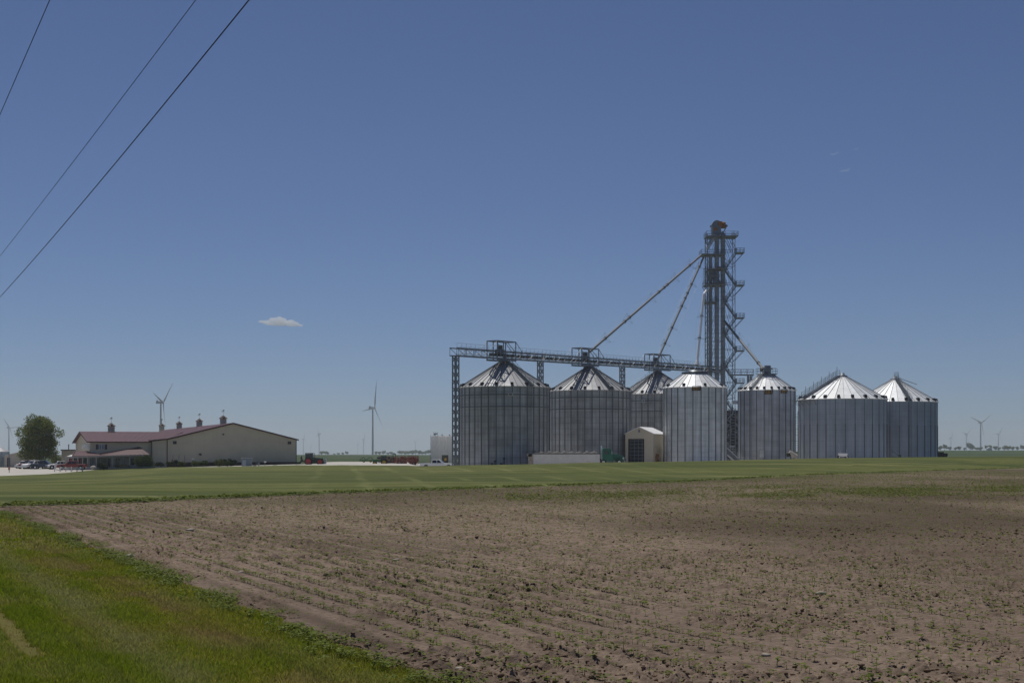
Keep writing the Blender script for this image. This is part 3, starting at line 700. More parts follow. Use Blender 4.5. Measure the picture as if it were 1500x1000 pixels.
        for i in range(int(ze / .45)): p = Vector(((r + .35) * c, (r + .35) * s, .3 + i * .45)); lb.beam(p - u * .25, p + u * .25, 0.04)
        lb.build('ladder', M['steel'], root)
    root['_'] = 0; del root['_']
    return root, r, ze + zg, za + zg, X, D, face

B1 = grain_bin(739, 65.5, 564.3, 529.5, 270, 36, 44, M['galv_old'], M['galv_roof_old'], 'leftmost big dark grain bin beside the slim lattice post and white trailer', rings=(577.5, 595), vents=18, vsize=0.62, signs=(), topr=0.9, ladder=(0.62,))
B2 = grain_bin(864, 59.5, 570, 538, 297, 36, 44, M['galv_old'], M['galv_roof_old'], 'second dark grain bin from the left, rising behind the white trailer', rings=(581.5, 598.5), vents=18, vsize=0.62, topr=0.9, ladder=(0.5,))
B3 = grain_bin(963, 54.5, 575.5, 545.5, 326, 36, 44, M['galv_old'], M['galv_roof_old'], 'dark grain bin half hidden behind the small cream shed', rings=(586.5, 602), vents=18, vsize=0.62, topr=0.9, ladder=(-0.75,))
B4 = grain_bin(1018, 46, 565.3, 547.5, 290, 25, 26, M['galv_wall'], M['galv_roof'], 'smooth light grey bin with bright roof directly right of the cream shed', vents=9, vsize=0.6, signs=((1020, 568.5),), topr=2.5, vent_phase=0.04)
B5 = grain_bin(1123, 41.5, 569.8, 550, 322, 24, 28, M['galv_mid'], M['galv_roof'], 'light grey bin right of the tall elevator tower with a railed peak platform', vents=24, vsize=0.62, signs=((1126, 574), (1147.5, 572.5)), topr=1.9, ladder=(-0.55,))
B6 = grain_bin(1234, 63.5, 582.5, 551.5, 300, 29, 32, M['galv_blue'], M['galv_roof'], 'widest pale bin at right with a railed stair climbing its left roof edge', vents=20, vsize=0.7, topr=0.9, two_tone=True)
B7 = grain_bin(1311, 60, 586.8, 556, 317, 29, 32, M['galv_blue'], M['galv_roof'], 'rightmost pale bin, partly hidden by the wider one in front of it', vents=20, vsize=0.7, topr=0.9, two_tone=True, ladder=(0.35,))

# access door and hopper details low on the walls
def wall_door(B, px, y0, y1, label=None):
    root, r, ze, za, X, D, face = B; zg = root.location.z; cx = X / D * F + 750; rp_ = r * F / D
    al = face + math.asin((px - cx) / rp_); mb = MB(); h = (y1 - y0) * (D - r) / F
    mb.box((0, 0, 0), (1.15, .08, h), 0); mb.box((0, -.06, 0), (0.95, .05, h - .2), 1)
    z = CH + (662 - (y0 + y1) / 2) * (D - r) / F - zg
    mb.build('door', [M['boxgrey'], M['steel_lt']], root, ((r + .1) * math.cos(al), (r + .1) * math.sin(al), z), al + math.pi / 2)
wall_door(B5, 1116, 658, 671)
# small marker plate on the leftmost bin
def plate_on(B, px, py, w, h, m, name='plate'):
    root, r, ze, za, X, D, face = B; cx = X / D * F + 750; al = face + math.asin((px - cx) / (r * F / D)); mb = MB()
    mb.box((0, 0, 0), (w, .05, h), 0); mb.box((0, -.04, 0), (w * .6, .03, h * .45), 1)
    mb.build(name, m, root, ((r + .2) * math.cos(al), (r + .2) * math.sin(al), CH + (662 - py) * (D - r) / F - root.location.z), al + math.pi / 2)
plate_on(B1, 747.5, 577.5, 0.95, 0.6, [M['tan'], M['stiffener']])
plate_on(B3, 943.5, 587, 0.8, 0.7, [M['steel_lt'], M['stiffener']])

# peak platform of the bin right of the tower, dark cap on the one beside the shed
def peak_platform(B, r0, h0, name):
    root, r, ze, za, X, D, face = B; z = za - root.location.z; mb = MB()
    mb.lathe([(0.1, z + .25), (r0, z + .25), (r0, z + .38), (0.1, z + .38)], n=10, sm=False)
    pts = [(r0 * math.cos(2 * math.pi * i / 8), r0 * math.sin(2 * math.pi * i / 8), z + .38) for i in range(9)]
    rail_line(mb, pts, h0, 0.06)
    mb.box((0, 0, z + .9), (1.7, 1.7, 1.0)); mb.box((0, 0, z + 1.55), (2.4, 2.0, 0.3)); mb.box((.2, 0, z + 2.0), (1.3, 1.1, .55))
    mb.build(name, M['steel'], root)
peak_platform(B5, 2.4, 1.2, 'peak_platform')
mb = MB(); z = B4[3] - B4[0].location.z; mb.lathe([(.1, z + .1), (2.75, z + .1), (2.75, z + .32), (.1, z + .4)], n=12, sm=False); mb.build('peak_deck', M['steel_dk'], B4[0])

# railed stair up the left roof edge of the wide bin, wrapped round the eave
def roof_stair(B):
    root, r, ze, za, X, D, face = B; zg = root.location.z; ze -= zg; za -= zg; mb = MB(); N = 9
    al = face - 1.02
    c, s = math.cos(al), math.sin(al); u = Vector((-s, c, 0))
    a = Vector(((r + .3) * c, (r + .3) * s, ze + .2)); b_ = Vector((1.0 * c, 1.0 * s, za + .2))
    for k in (-.5, .5):
        mb.beam(a + u * k, b_ + u * k, 0.16)
        rail_line(mb, [a.lerp(b_, i / N) + u * k for i in range(N + 1)], 1.15, 0.06)
    for i in range(30): p = a.lerp(b_, i / 29); mb.beam(p - u * .5, p + u * .5, 0.3, 0.06)
    for i in range(0, N + 1): p = a.lerp(b_, i / N); mb.beam(p - u * .5, p - u * .5 + Vector((0, 0, 1.9 if i % 2 else 1.3)), 0.08)
    # eave walkway
    arc = [Vector(((r + .9) * math.cos(face - 1.5 + i * .11), (r + .9) * math.sin(face - 1.5 + i * .11), ze - .35)) for i in range(9)]
    for p, q in zip(arc[:-1], arc[1:]): mb.beam(p, q, 1.0, 0.1)
    rail_line(mb, arc, 1.1, .06)
    for p in arc[::2]: q = Vector((p.x * r / (r + .9), p.y * r / (r + .9), p.z - 1.0)); mb.beam(p, q, .08)
    mb.build('roof_stair', M['steel'], root)
roof_stair(B6)
mb = MB()
for i in range(5):
    a = B7[6] - .2 + i * .35; z = B7[3] - B7[0].location.z
    mb.beam((.8 * math.cos(a), .8 * math.sin(a), z), (.8 * math.cos(a), .8 * math.sin(a), z + 1.7), .06)
mb.beam((0, 0, z + .7), (4, -3.2, z + .4 - 1.6), .12); mb.build('peak_rail', M['steel'], B7[0])

# ------------------------------------------------------------------ overhead conveyor, its posts
def lin(px):          # depth along the straight conveyor line at a photo column
    t = (px - 750) / F; k = 56 / 34.7
    # X = -1.4 + (D-270)/k ; X = t D
    return (-1.4 - 270 / k) / (t - 1 / k)
def cz(px, py): return CH + (662 - py) * lin(px) / F
pL, pR = 664, 1058
DL, DR = lin(pL), lin(pR); A_ = Vector((PX(pL, DL), DL, cz(pL, 520.5))); Bq = Vector((PX(pR, DR), DR, cz(pR, 546)))
root = thing('overhead_conveyor', 'long truss conveyor bridge running over the bin peaks to the tower', 'conveyor', A_)
Lc = (Bq - A_); U = Lc.normalized(); UX = Vector((U.y, -U.x, 0)).normalized()   # sideways, toward the camera right
def at_px(px): D = lin(px); p = Vector((PX(px, D), D, 0)); f = (p.xy - A_.xy).length / Lc.xy.length; return A_ + Lc * f - A_
mb = MB(); hw = 0.75; H = 1.35; n = 44
for s in (-1, 1):
    for z in (0, H): mb.beam(UX * (s * hw) + Vector((0, 0, z)), Lc + UX * (s * hw) + Vector((0, 0, z)), 0.16, .2)
    for i in range(n):
        a = Lc * (i / n) + UX * (s * hw); b_ = Lc * ((i + 1) / n) + UX * (s * hw); z = Vector((0, 0, H))
        mb.beam(a, a + z, 0.08); mb.beam(*((a, b_ + z) if i % 2 else (a + z, b_)), 0.08)
for i in range(n + 1): mb.beam(Lc * (i / n) + UX * hw, Lc * (i / n) - UX * hw, 0.1)
mb.build('truss', M['steel'], root)
mb = MB(); s0 = at_px(718); mb.beam(s0 + Vector((0, 0, .6)), Lc + Vector((0, 0, .6)), 0.5, 0.6); mb.build('conveyor_trough', M['steel_dk'], root)
mb = MB(); e1 = Lc
for s in (-1.5, -.8):
    pts = [Lc * (i / 40) + UX * s * -1 for i in range(41)]
    rail_line(mb, [p + Vector((0, 0, .3)) for p in pts], 1.9 if s == -.8 else 1.3, 0.045)
for i in range(330):
    p = Lc * ((i + .5) / 330) + UX * 1.15 + Vector((0, 0, .28)); mb.beam(p - UX * .36, p + UX * .36, .09, .04)
mb.build('handrail_walkway', M['steel_lt'], root)
# light diagonal cover straps seen between the frames
mb = MB()
for px in [754, 771, 788, 804, 820, 836, 982, 992, 1003, 1014, 1030, 1042]:
    p = at_px(px) + UX * .86; q = at_px(px + 7) + UX * .86; mb.beam(p + Vector((0, 0, .1)), q + Vector((0, 0, H + .1)), .09, .04)
mb.build('diagonal_strap', M['tan'], root)
for (a, b_, c_, extra) in ((721, 730, 748, 1), (845, 855, 870, 0), (951, 958, 975, 0)):
    mb = MB(); top = 3.2
    cs = [at_px(p) for p in (a, c_)]
    for p in cs + [at_px(b_)]:
        for s in (-1.15, 1.15): mb.beam(p + UX * s - Vector((0, 0, .4)), p + UX * s + Vector((0, 0, top)), .2)
        mb.beam(p + UX * 1.15 + Vector((0, 0, top)), p - UX * 1.15 + Vector((0, 0, top)), .2)
    for s in (-1.15, 1.15):
        mb.beam(cs[0] + UX * s + Vector((0, 0, top)), cs[1] + UX * s + Vector((0, 0, top)), .2)
        m_ = (cs[0] + cs[1]) / 2
        mb.beam(m_ + UX * s + Vector((0, 0, top)), cs[1] + UX * s + Vector((0, 0, 1.2)), .09)
        mb.beam(cs[1] + UX * s + Vector((0, 0, top)), cs[1] + U * 2.4 + UX * s + Vector((0, 0, 1.4)), .09)
        mb.beam(cs[0] + UX * s + Vector((0, 0, top)), cs[0] - U * 2.4 + UX * s + Vector((0, 0, 1.4)), .06)
        mb.beam(cs[0] + UX * s - Vector((0, 0, .35)), cs[1] + UX * s - Vector((0, 0, .35)), .3)
    f = mb.build('drive_frame', M['steel'], root)
    m_ = at_px(b_ + 2); mb = MB(); mb.box(m_ + Vector((0, 0, 1.0)), (1.7, 1.0, 1.3), rz=.9); mb.box(m_ + Vector((0, 0, 2.0)), (.8, .8, 1.0), rz=.9); mb.build('drive_box', M['steel_dk'], root)
    mb = MB(); mb.lathe([(.42, -2.2), (.42, -.3)], c=at_px((a + c_) / 2), n=12); mb.build('drop_spout', M['steel'], root)
# lattice posts under the conveyor
def lattice_post(px, top_py, label, w=0.84, Dd=None):
    D = Dd or lin(px); X = PX(px, D); zg = gz(X, D); h = CH + (662 - top_py) * D / F - zg
    root = thing('lattice_post', label, 'support post', (X, D, zg), math.atan2(U.y, U.x), 'lattice posts under the conveyor')
    mb = MB()
    for i in (-1, 1):
        for j in (-1, 1): mb.beam((i * w / 2, j * w / 2, 0), (i * w / 2, j * w / 2, h), .16)
    mb.build('column', M['steel'], root); mb = MB(); n = round(h / 1.35)
    for k in range(n):
        z0, z1 = h * k / n, h * (k + 1) / n
        for j in (-1, 1):
            mb.beam((-w / 2, j * w / 2, z0), (w / 2, j * w / 2, z1), .07); mb.beam((w / 2, j * w / 2, z0), (-w / 2, j * w / 2, z1), .07); mb.beam((-w / 2, j * w / 2, z1), (w / 2, j * w / 2, z1), .06)
            mb.beam((j * w / 2, -w / 2, z0), (j * w / 2, w / 2, z1), .07); mb.beam((j * w / 2, w / 2, z0), (j * w / 2, -w / 2, z1), .07)
    mb.build('cross_bracing', M['steel'], root)
    return root
lattice_post(667.5, 521, 'slim lattice post at the left end of the conveyor, beside the leftmost bin')
lattice_post(791.5, 529, 'lattice post showing between the two leftmost bins')
lattice_post(911.5, 537, 'lattice post showing between the second and third bins')
lattice_post(1098, 550, 'short looking lattice post right of the tower, behind the railed bin', Dd=355)

# ------------------------------------------------------------------ elevator tower
TD = 352.0; K = TD / F; TX = PX(1056, TD); TG = gz(TX, TD)
def tx(px): return (px - 1056) * K
def tz(py): return CH + (662 - py) * K - TG
root = thing('elevator_tower', 'tall steel grain elevator tower with zigzag stairs and rusty top', 'elevator tower', (TX, TD, TG), 0)
mb = MB(); W1, W2 = 1.9, -1.9; xs = (tx(1034.5), tx(1060), tx(1075))
lv = [tz(py) for py in np.arange(680, 340, -12.0)]
for x in xs:
    for y in (W1, W2):
        t_ = .16 if x < tx(1070) else .11
        mb.beam((x, y, 0), (x, y, tz(345)), t_ * 1.25)
mb.beam((tx(1038.5), W2, 0), (tx(1038.5), W2, tz(392)), .13); mb.beam((tx(1038.5), W1, 0), (tx(1038.5), W1, tz(392)), .13)
for i, z in enumerate(lv):
    for y in (W1, W2):
        mb.beam((xs[0], y, z), (xs[1], y, z), .09)
        if i % 2 == 0: mb.beam((xs[1], y, z), (xs[2], y, z), .09)
        if i + 1 < len(lv):
            z2 = lv[i + 1]; a, b_ = (xs[0], tx(1038.5)) if i % 2 else (tx(1038.5), xs[0]); mb.beam((a, y, z), (b_, y, z2), .07)
    for x in xs[:2]:
        mb.beam((x, W1, z), (x, W2, z), .09)
        if i + 1 < len(lv): mb.beam((x, W1 if i % 2 else W2, z), (x, W2 if i % 2 else W1, lv[i + 1]), .07)
for i in range(0, len(lv) - 4, 4):
    for y in (W1, W2): mb.beam((xs[0], y, lv[i]), (xs[1], y, lv[i + 4]), .08); mb.beam((xs[1], y, lv[i]), (xs[2], y, lv[i + 4]), .06); mb.beam((xs[2], y, lv[i]), (xs[1], y, lv[i + 4]), .06)
for i, z in enumerate(lv):
    if i + 1 < len(lv):
        for y in (W1, W2):
            m_ = (z + lv[i + 1]) / 2; mb.beam((xs[0], y, m_), (xs[1], y, m_), .06); mb.beam((tx(1044), y, z), (tx(1047), y, lv[i + 1]), .06)
            if i % 4 == 0: mb.beam((xs[2], y, z), (xs[1], y, lv[i + 1]), .08); mb.beam((xs[1], y, m_), (xs[2], y, m_), .06)
mb.build('lattice_frame', M['lattice'], root)
# bucket elevator legs, each with two trunks
for (px, w, top) in ((1040.7, .62, 372), (1050, .85, 333), (1058.2, .62, 340)):
    mb = MB()
    for y in (-.75, .75):
        mb.box((tx(px), y, tz(top) / 2), (w, .55, tz(top)))
        z = 2.0
        while z < tz(top): mb.box((tx(px), y, z), (w + .12, .66, .1)); z += 2.6
    mb.build('elevator_leg', M['leg'], root)
mb = MB(); zc_ = tz(331); hx = tx(1049.5)           # rounded head casing
prof = [(-1.2, -2.2), (-1.25, .2), (-1.0, .75), (-.6, 1.1), (0, 1.25), (.5, 1.1), (.85, .7), (.95, .2), (.95, -2.2)]
mb.prism([(hx + a, zc_ + b_) for a, b_ in prof], -1.3, 1.3); mb.box((hx, 0, zc_ - .1), (3.3, .3, .3)); mb.build('head_casing', M['steel'], root)
mb = MB(); mb.lathe([(.05, -.9), (.62, -.85), (.62, .75), (.3, .9), (.05, .9)], c=(tx(1057.5), -.3, tz(329)), n=14, axis='X'); mb.box((tx(1056.5), -.2, tz(333.5)), (2.3, 1.2, .35)); mb.box((tx(1054), -1.4, tz(329)), (.9, .5, 1.1)); mb.build('drive_motor', M['rust'], root)
mb = MB(); mb.box((tx(1047), -1.45, tz(337)), (1.0, .25, .6)); mb.box((tx(1052), -1.5, tz(395)), (1.0, .2, 1.0)); mb.box((tx(1040), -2.1, tz(396)), (.8, .15, .5)); mb.box((tx(1050), -2.15, tz(417.5)), (3.2, .2, .35)); mb.build('rusty_guard', M['rust'], root)
mb = MB(); mb.beam((tx(1061), -.5, tz(332)), (tx(1065), -.5, tz(331)), .5); mb.beam((tx(1063), -.5, tz(333)), (tx(1059), -.5, tz(342)), .2); mb.build('motor_bracket', M['steel_dk'], root)
# platforms
def platform(x0, x1, py, y0=-2.6, y1=2.6, rail=True, brace=None):
    mb = MB(); z = tz(py); a, b_ = tx(x0), tx(x1)
    mb.box(((a + b_) / 2, (y0 + y1) / 2, z), (b_ - a, y1 - y0, .22))
    if rail: rail_line(mb, [(a, y1, z), (a, y0, z), (b_, y0, z), (b_, y1, z)], 1.1, .075)
    if rail: rail_line(mb, [(b_ - .9, y0, z), (b_ - .9, y1, z)], 1.1, .07)
    for (p, q) in (brace or ()): mb.beam((tx(p[0]), y0, tz(p[1])), (tx(q[0]), y0, tz(q[1])), .12); mb.beam((tx(p[0]), y1, tz(p[1])), (tx(q[0]), y1, tz(q[1])), .12)
    return mb.build('platform', M['steel'], root)
platform(1033, 1079, 347.5, brace=(((1064, 349), (1074, 368)), ((1068, 349), (1076, 368)), ((1035, 349), (1040, 360))))
platform(1026, 1061, 374); platform(1031, 1062, 418.5, brace=(((1031, 419), (1036, 428)),)); platform(1031, 1050, 443.5, brace=(((1033, 444), (1039, 452)),))
platform(1036, 1062, 395, rail=False)
for k, py in enumerate((371, 418.5, 466, 514, 561)):
    platform(1077.5, 1089, py, -1.6, 1.6, brace=(((1088, py + 1), (1075, py + 15)),))
for py in (395, 442, 490, 538, 585, 632):
    platform(1059, 1065, py, -1.6, 1.6)
def flight(x0, y0p, x1, y1p, yy):
    mb = MB(); a = Vector((tx(x0), yy, tz(y0p))); b_ = Vector((tx(x1), yy, tz(y1p)))
    for s in (-.42, .42):
        u = Vector((0, s, 0)); mb.beam(a + u, b_ + u, .08, .2); rail_line(mb, [a.lerp(b_, i / 3) + u for i in range(4)], 1.05, .07)
    for i in range(18): p = a.lerp(b_, (i + .5) / 18); mb.beam(p + Vector((0, -.42, 0)), p + Vector((0, .42, 0)), .28, .05)
    return mb.build('stair_flight', M['steel'], root)
ys = (371, 418.5, 466, 514, 561); 
for py in ys:
    flight(1078.5, py, 1062, py + 23.5, -.9)               # down to the left
    flight(1062, py + 24, 1078.5, py + 47.5, .9)           # and down to the right again
flight(1078.5, 609, 1062, 632.5, -.9); flight(1062, 633, 1078.5, 657, .9); platform(1077.5, 1086, 609, -1.6, 1.6)
# distributor with its dense pipes behind the safety mesh
mb = MB(); random.seed(5)
zt, zb = tz(392), tz(417)
for i in range(13):
    x = tx(1032 + i * 1.6)
    for y in (-2.3, 2.3): mb.beam((x, y, zb), (x, y, zt), .06)
for i in range(7):
    z = zb + (zt - zb) * i / 6
    for y in (-2.3, 2.3): mb.beam((tx(1031.5), y, z), (tx(1053), y, z), .06)
mb.lathe([(.25, 0), (1.5, -1.4), (1.5, -2.0), (.4, -2.6)], c=(tx(1045), 0, tz(394)), n=14)
for i in range(9):
    a = i * .7; mb.tube((tx(1045) + .9 * math.cos(a), .9 * math.sin(a), tz(405)), (tx(1045) + 2.2 * math.cos(a), 2.0 * math.sin(a), tz(419)), .17)
mb.build('distributor', M['steel'], root)
# transition chute near the top that catches the sun
mb = MB(); mb.tube((tx(1047), -1.0, tz(345)), (tx(1041), -1.6, tz(354)), .45, n=14); mb.tube((tx(1041), -1.6, tz(354)), (tx(1034), -1.9, tz(366)), .5, .4, n=14); mb.build('head_chute', M['steel_lt'], root)
mb = MB()
for i in range(16): z = 1 + i * 2.6; mb.beam((tx(1036.5), -2.0, z), (tx(1036.5), -2.0, z + 2.6), .05)
for s in (-.22, .22): mb.beam((tx(1036.5) + s, -2.05, 0), (tx(1036.5) + s, -2.05, tz(392)), .05)
for i in range(130): z = .4 * i; mb.beam((tx(1036.5) - .22, -2.05, z), (tx(1036.5) + .22, -2.05, z), .03)
mb.build('caged_ladder', M['steel'], root)
# catwalk from the tower toward the railed bin
ct = thing('short_catwalk', 'short railed catwalk sticking out right of the tower', 'catwalk', (TX + tx(1066), TD - 1.5, TG + tz(549.5)))
mb = MB(); L = tx(1102) - tx(1066)
mb.box((L / 2, 0, 0), (L, 1.2, .3)); mb.build('deck', M['steel'], ct)
mb = MB(); rail_line(mb, [(0, -.6, .1), (L, -.6, .1), (L, .6, .1), (0, .6, .1)], 1.25, .07)
for i in range(10): mb.beam((L * i / 10, -.6, .1), (L * (i + 1) / 10, -.6, .1 + 1.2), .05)
mb.build('handrail', M['steel'], ct)
mb = MB(); mb.beam((tx(1094) - tx(1066), 0, -.1), (tx(1094) - tx(1066), 0, -8), .28); mb.beam((tx(1094) - tx(1066), 0, -2), (L, 0, -.1), .1); mb.build('prop', M['steel'], ct)

# ------------------------------------------------------------------ spouts
def spout(p, q, r, m_, label, flanges, spread, foot=None, ph=0.4):
    p, q = Vector(p), Vector(q); root = thing('grain_spout', label, 'grain spout', p, 0, 'grain spouts falling from the tower')
    d = q - p; u = d.normalized(); s = u.cross(Vector((0, 0, 1))).normalized(); w = u.cross(s)
    mb = MB(); mb.tube((0, 0, 0), d, r, n=14); mb.build('pipe', m_, root)
    for f in flanges:
        mb = MB(); c = d * f; mb.tube(c - u * .08, c + u * .08, r + .12, n=14); mb.build('flange', M['steel_dk'], root)
    if spread:
        mb = MB(); fr = [0.02] + list(spread) + [0.98]; rad = 1.45
        dirs = [s * math.cos(a) + w * math.sin(a) for a in (ph, ph + 2.094, ph + 4.189)]
        for f in spread:
            for dd in dirs: mb.beam(d * f, d * f + dd * rad, .045)
            for a in range(3): mb.beam(d * f + dirs[a] * rad, d * f + dirs[(a + 1) % 3] * rad, .02)
        for dd in dirs:
            pts = [d * .01] + [d * f + dd * rad for f in spread] + [d * .99]
            for a, b_ in zip(pts[:-1], pts[1:]): mb.beam(a, b_, .018)
        mb.build('cable_bracing', M['steel'], root)
    if foot: mb = MB(); mb.tube(d - u * .9, d + Vector((0, 0, -.4)), r, r + .35, n=14); mb.build('spout_foot', m_, root)
M['spout'] = mat('dull_spout', (.16, .165, .165), rough=.65, metal=.1)
spout(P(1027, 374, 350), P(864, 515, 297), .26, M['spout'], 'longest grain spout slanting down to the conveyor frame over the second bin', (.34, .37, .42, .68, .72, .88, .12), (.12, .27, .49, .70, .88))
spout(P(1030.5, 377, 350.5), P(964, 525, 327), .24, M['spout'], 'middle grain spout dropping steeply to the frame over the third bin', (.1, .28, .37, .42, .5, .71, .86), (.1, .28, .5, .71, .86))
spout(P(1031, 431, 348), P(1021, 532, 343), .32, M['tank'], 'bright white grain spout nearly upright left of the tower', (.32, .64), (.32, .64), foot=True)  # plain white colour stands in for the sun's reflection on the metal pipe
mb = MB(); mb.tube(P(1031, 431, 348), P(1038, 421, 350), .3, n=12); o = mb.build('elbow', M['tank']); sp3 = [x for x in COL.objects if x.name.startswith('grain_spout')][-1]; o.parent = sp3; o.location = -sp3.location
spout(P(1061, 470, 350), P(1117, 539, 322.5), .30, M['spout'], 'grain spout slanting right from the tower to the railed bin peak', (.9,), (.38, .62), foot=True)

# ------------------------------------------------------------------ clutter round the tower foot
dr = thing('drag_conveyor', 'inclined enclosed conveyor leaning at the tower foot between two bins', 'conveyor', P(1075, 660, 318))
mb = MB(); dr.location.z = gz(dr.location.x, 318)
b0 = Vector((tx(1090) * 318 / 352 - tx(1075) * .9, -1, .2)); 
mb.beam((2.3, -1.5, -.1), (-3.4, 2.5, 5.6), .9, .9); mb.build('housing', M['steel'], dr)
mb = MB(); rail_line(mb, [(2.6, -2.1, .3), (-3.1, 1.9, 6.0)], 1.0, .05); mb.beam((1.2, -2.2, -.1), (-1.6, -.3, 2.6), .3); mb.beam((-1.5, 1, 0), (-1.5, 1, 3.5), .16); mb.beam((-.2, 0, 0), (-2.6, 1.8, 3.8), .12); mb.build('frame', M['steel_lt'], dr)
dy = thing('grain_dryer', 'dark latticed machinery block glimpsed between the bins at the tower foot', 'machinery', (PX(1072, 345), 345, gz(PX(1072, 345), 345)))
mb = MB(); mb.box((0, 0, 6.8), (3.2, 2.6, 13.0)); mb.build('casing', M['steel_dk'], dy)
mb = MB(); rr = random.Random(3)
for k in range(9):
    for x in (-1.8, 1.8): mb.beam((x, -1.6, 1.2 + k * 1.4), (-x, -1.6, 2.6 + k * 1.4), .09)
    mb.beam((-1.8, -1.6, 1.2 + k * 1.4), (1.8, -1.6, 1.2 + k * 1.4), .12); mb.beam((-1.8, -2.1, 1.2 + k * 1.4), (1.8, -2.1, 1.2 + k * 1.4), .06)
for x in (-1.8, -.6, .6, 1.8): mb.beam((x, -1.65, 0), (x, -1.65, 13.8), .13)
for i in range(26):
    x = rr.uniform(-1.9, 1.9); z = rr.uniform(.5, 13); mb.beam((x, -2.0, z), (x + rr.uniform(-.9, .9), -2.2, z + rr.uniform(-1.2, 1.2)), rr.choice((.06, .12, .2)))
mb.build('bracing', M['leg'], dy)
mb = MB(); mb.box((.7, -1.9, 15.2), (1.7, .6, .8)); mb.box((-.2, -1.9, 4.6), (1.2, .5, .4)); mb.build('panel', M['steel_lt'], dy)

# ladder and fan between the railed bin and the widest one
lt = thing('ladder_tower', 'tall narrow caged ladder standing between the railed bin and widest bin', 'ladder', (PX(1166.5, 312), 312, gz(PX(1166.5, 312), 312)))
mb = MB()
for x in (-.5, .5): mb.beam((x, 0, 0), (x, 0, 12.2), .1); mb.beam((x, .9, 0), (x, .9, 12.2), .08)
mb.build('rail', M['steel'], lt); mb = MB()
for i in range(30): mb.beam((-.5, 0, .4 * i), (.5, 0, .4 * i), .05)
for i in range(9):
    for x in (-.5, .5): mb.beam((x, 0, 1.3 * i + .5), (x, .9, 1.3 * i + .5), .05)
    mb.beam((-.5, .9, 1.3 * i + .5), (.5, .9, 1.3 * i + .5), .05)
mb.build('rungs_and_cage', M['steel'], lt)
fn = thing('fan_heater', 'tan and dark fan heater on legs in the gap left of the widest bin', 'fan', (PX(1163.5, 305), 305, gz(PX(1163.5, 305), 305)))
mb = MB(); mb.tube((-1.1, 0, 3.2), (.8, 0, 1.9), .45, .6, n=14); mb.build('duct', M['tan'], fn)
mb = MB(); mb.tube((-1.3, 0, 3.0), (-1.1, 0, 2.3), .5, n=12); mb.build('burner', M['black'], fn)
mb = MB(); mb.box((-.1, 0, 1.35), (2.6, 1.3, .12)); [mb.beam((x, y, 0), (x, y, 1.35), .12) for x in (-1.2, 1.1) for y in (-.6, .6)]; mb.box((.6, 0, .6), (1.0, 1.0, 1.1)); mb.build('stand', M['steel_dk'], fn)
# ------------------------------------------------------------------ farm building
AX, AY = -76.0, 300.0; BR = math.atan2(.369, .9294)
fz = -0.75
fb = thing('farm_building', 'long cream farm building with maroon metal roof, cupolas and front porch', 'farm building', (AX, AY, fz), BR)
E1 = Vector((math.cos(BR), math.sin(BR), 0)); E2 = Vector((-math.sin(BR), math.cos(BR), 0))
def z_(a): return a - fz
W0, WL, WA, LEN = 3.2, 30.95, 17.1, 100.0
zE, zA, zL = z_(5.35), z_(8.75), z_(5.0)
mb = MB()                                                     # main hall walls
mb.add([(W0, 0, -1), (WL, 0, -1), (WL, 0, zE), (WA, 0, zA), (W0, 0, zE), (W0, LEN, -1), (WL, LEN, -1), (WL, LEN, zE), (WA, LEN, zA), (W0, LEN, zE)],
       [(0, 1, 2, 3, 4), (9, 8, 7, 6, 5), (1, 6, 7, 2), (5, 0, 4, 9)])
mb.add([(0, .02, -1), (W0, .02, -1), (W0, .02, zE - .02), (0, .02, zL), (0, 34, -1), (0, 34, zL)], [(0, 1, 2, 3), (4, 0, 3, 5)])
mb.build('wall', M['cream'], fb)
mb = MB()
mb.box((WL / 2 + W0 / 2 + .5, -.05, .45), (WL - W0 + 1.0, .08, 1.5))
mb.build('wainscot', M['maroon_dk'], fb)
def roof_slab(pts, name='roof', m=None, th=.16, ribs=None):
    """pts: 4 corners of the upper face (eave a, eave b, ridge b, ridge a) in building coordinates"""
    a, b_, c_, d_ = [Vector(p) for p in pts]; nrm = (b_ - a).cross(d_ - a).normalized()
    if nrm.z < 0: nrm = -nrm
    mb = MB(); lo = [p - nrm * th for p in (a, b_, c_, d_)]
    mb.add([a, b_, c_, d_] + lo, [(0, 1, 2, 3), (7, 6, 5, 4), (0, 4, 5, 1), (1, 5, 6, 2), (2, 6, 7, 3), (3, 7, 4, 0)])
    n = ribs or int((b_ - a).length / 0.92)
    for i in range(1, n): mb.beam(a.lerp(b_, i / n) + nrm * .02, d_.lerp(c_, i / n) + nrm * .005, .05, .03)
    return mb.build(name, m or M['maroon'], fb)
sl = (zA - zE) / (WA - W0); oh = .45
roof_slab([(W0 - .0, -oh, zE + .12), (W0 - .0, LEN + oh, zE + .12), (WA, LEN + oh, zA + .18), (WA, -oh, zA + .18)], ribs=1)
roof_slab([(WL + oh, -oh, zE + .12 - oh * sl), (WL + oh, LEN + oh, zE + .12 - oh * sl), (WA, LEN + oh, zA + .18), (WA, -oh, zA + .18)], ribs=1)
roof_slab([(-.5, -oh, zL + .08), (-.5, 33, zL + .08), (W0, 33, zE + .12), (W0, -oh, zE + .12)])
mb = MB()
mb.beam((W0, -oh - .03, zE + .0), (WA, -oh - .03, zA + .06), .06, .3); mb.beam((WL + oh, -oh - .03, zE - .1), (WA, -oh - .03, zA + .06), .06, .3)
mb.beam((-.5, -oh - .03, zL - .04), (W0, -oh - .03, zE), .06, .28); mb.box((W0, -.06, zE / 2), (.14, .08, zE)); mb.box((0, -.06, zL / 2), (.14, .08, zL)); mb.box((WL, -.06, zE / 2), (.12, .08, zE))
mb.build('trim', M['maroon_dk'], fb)
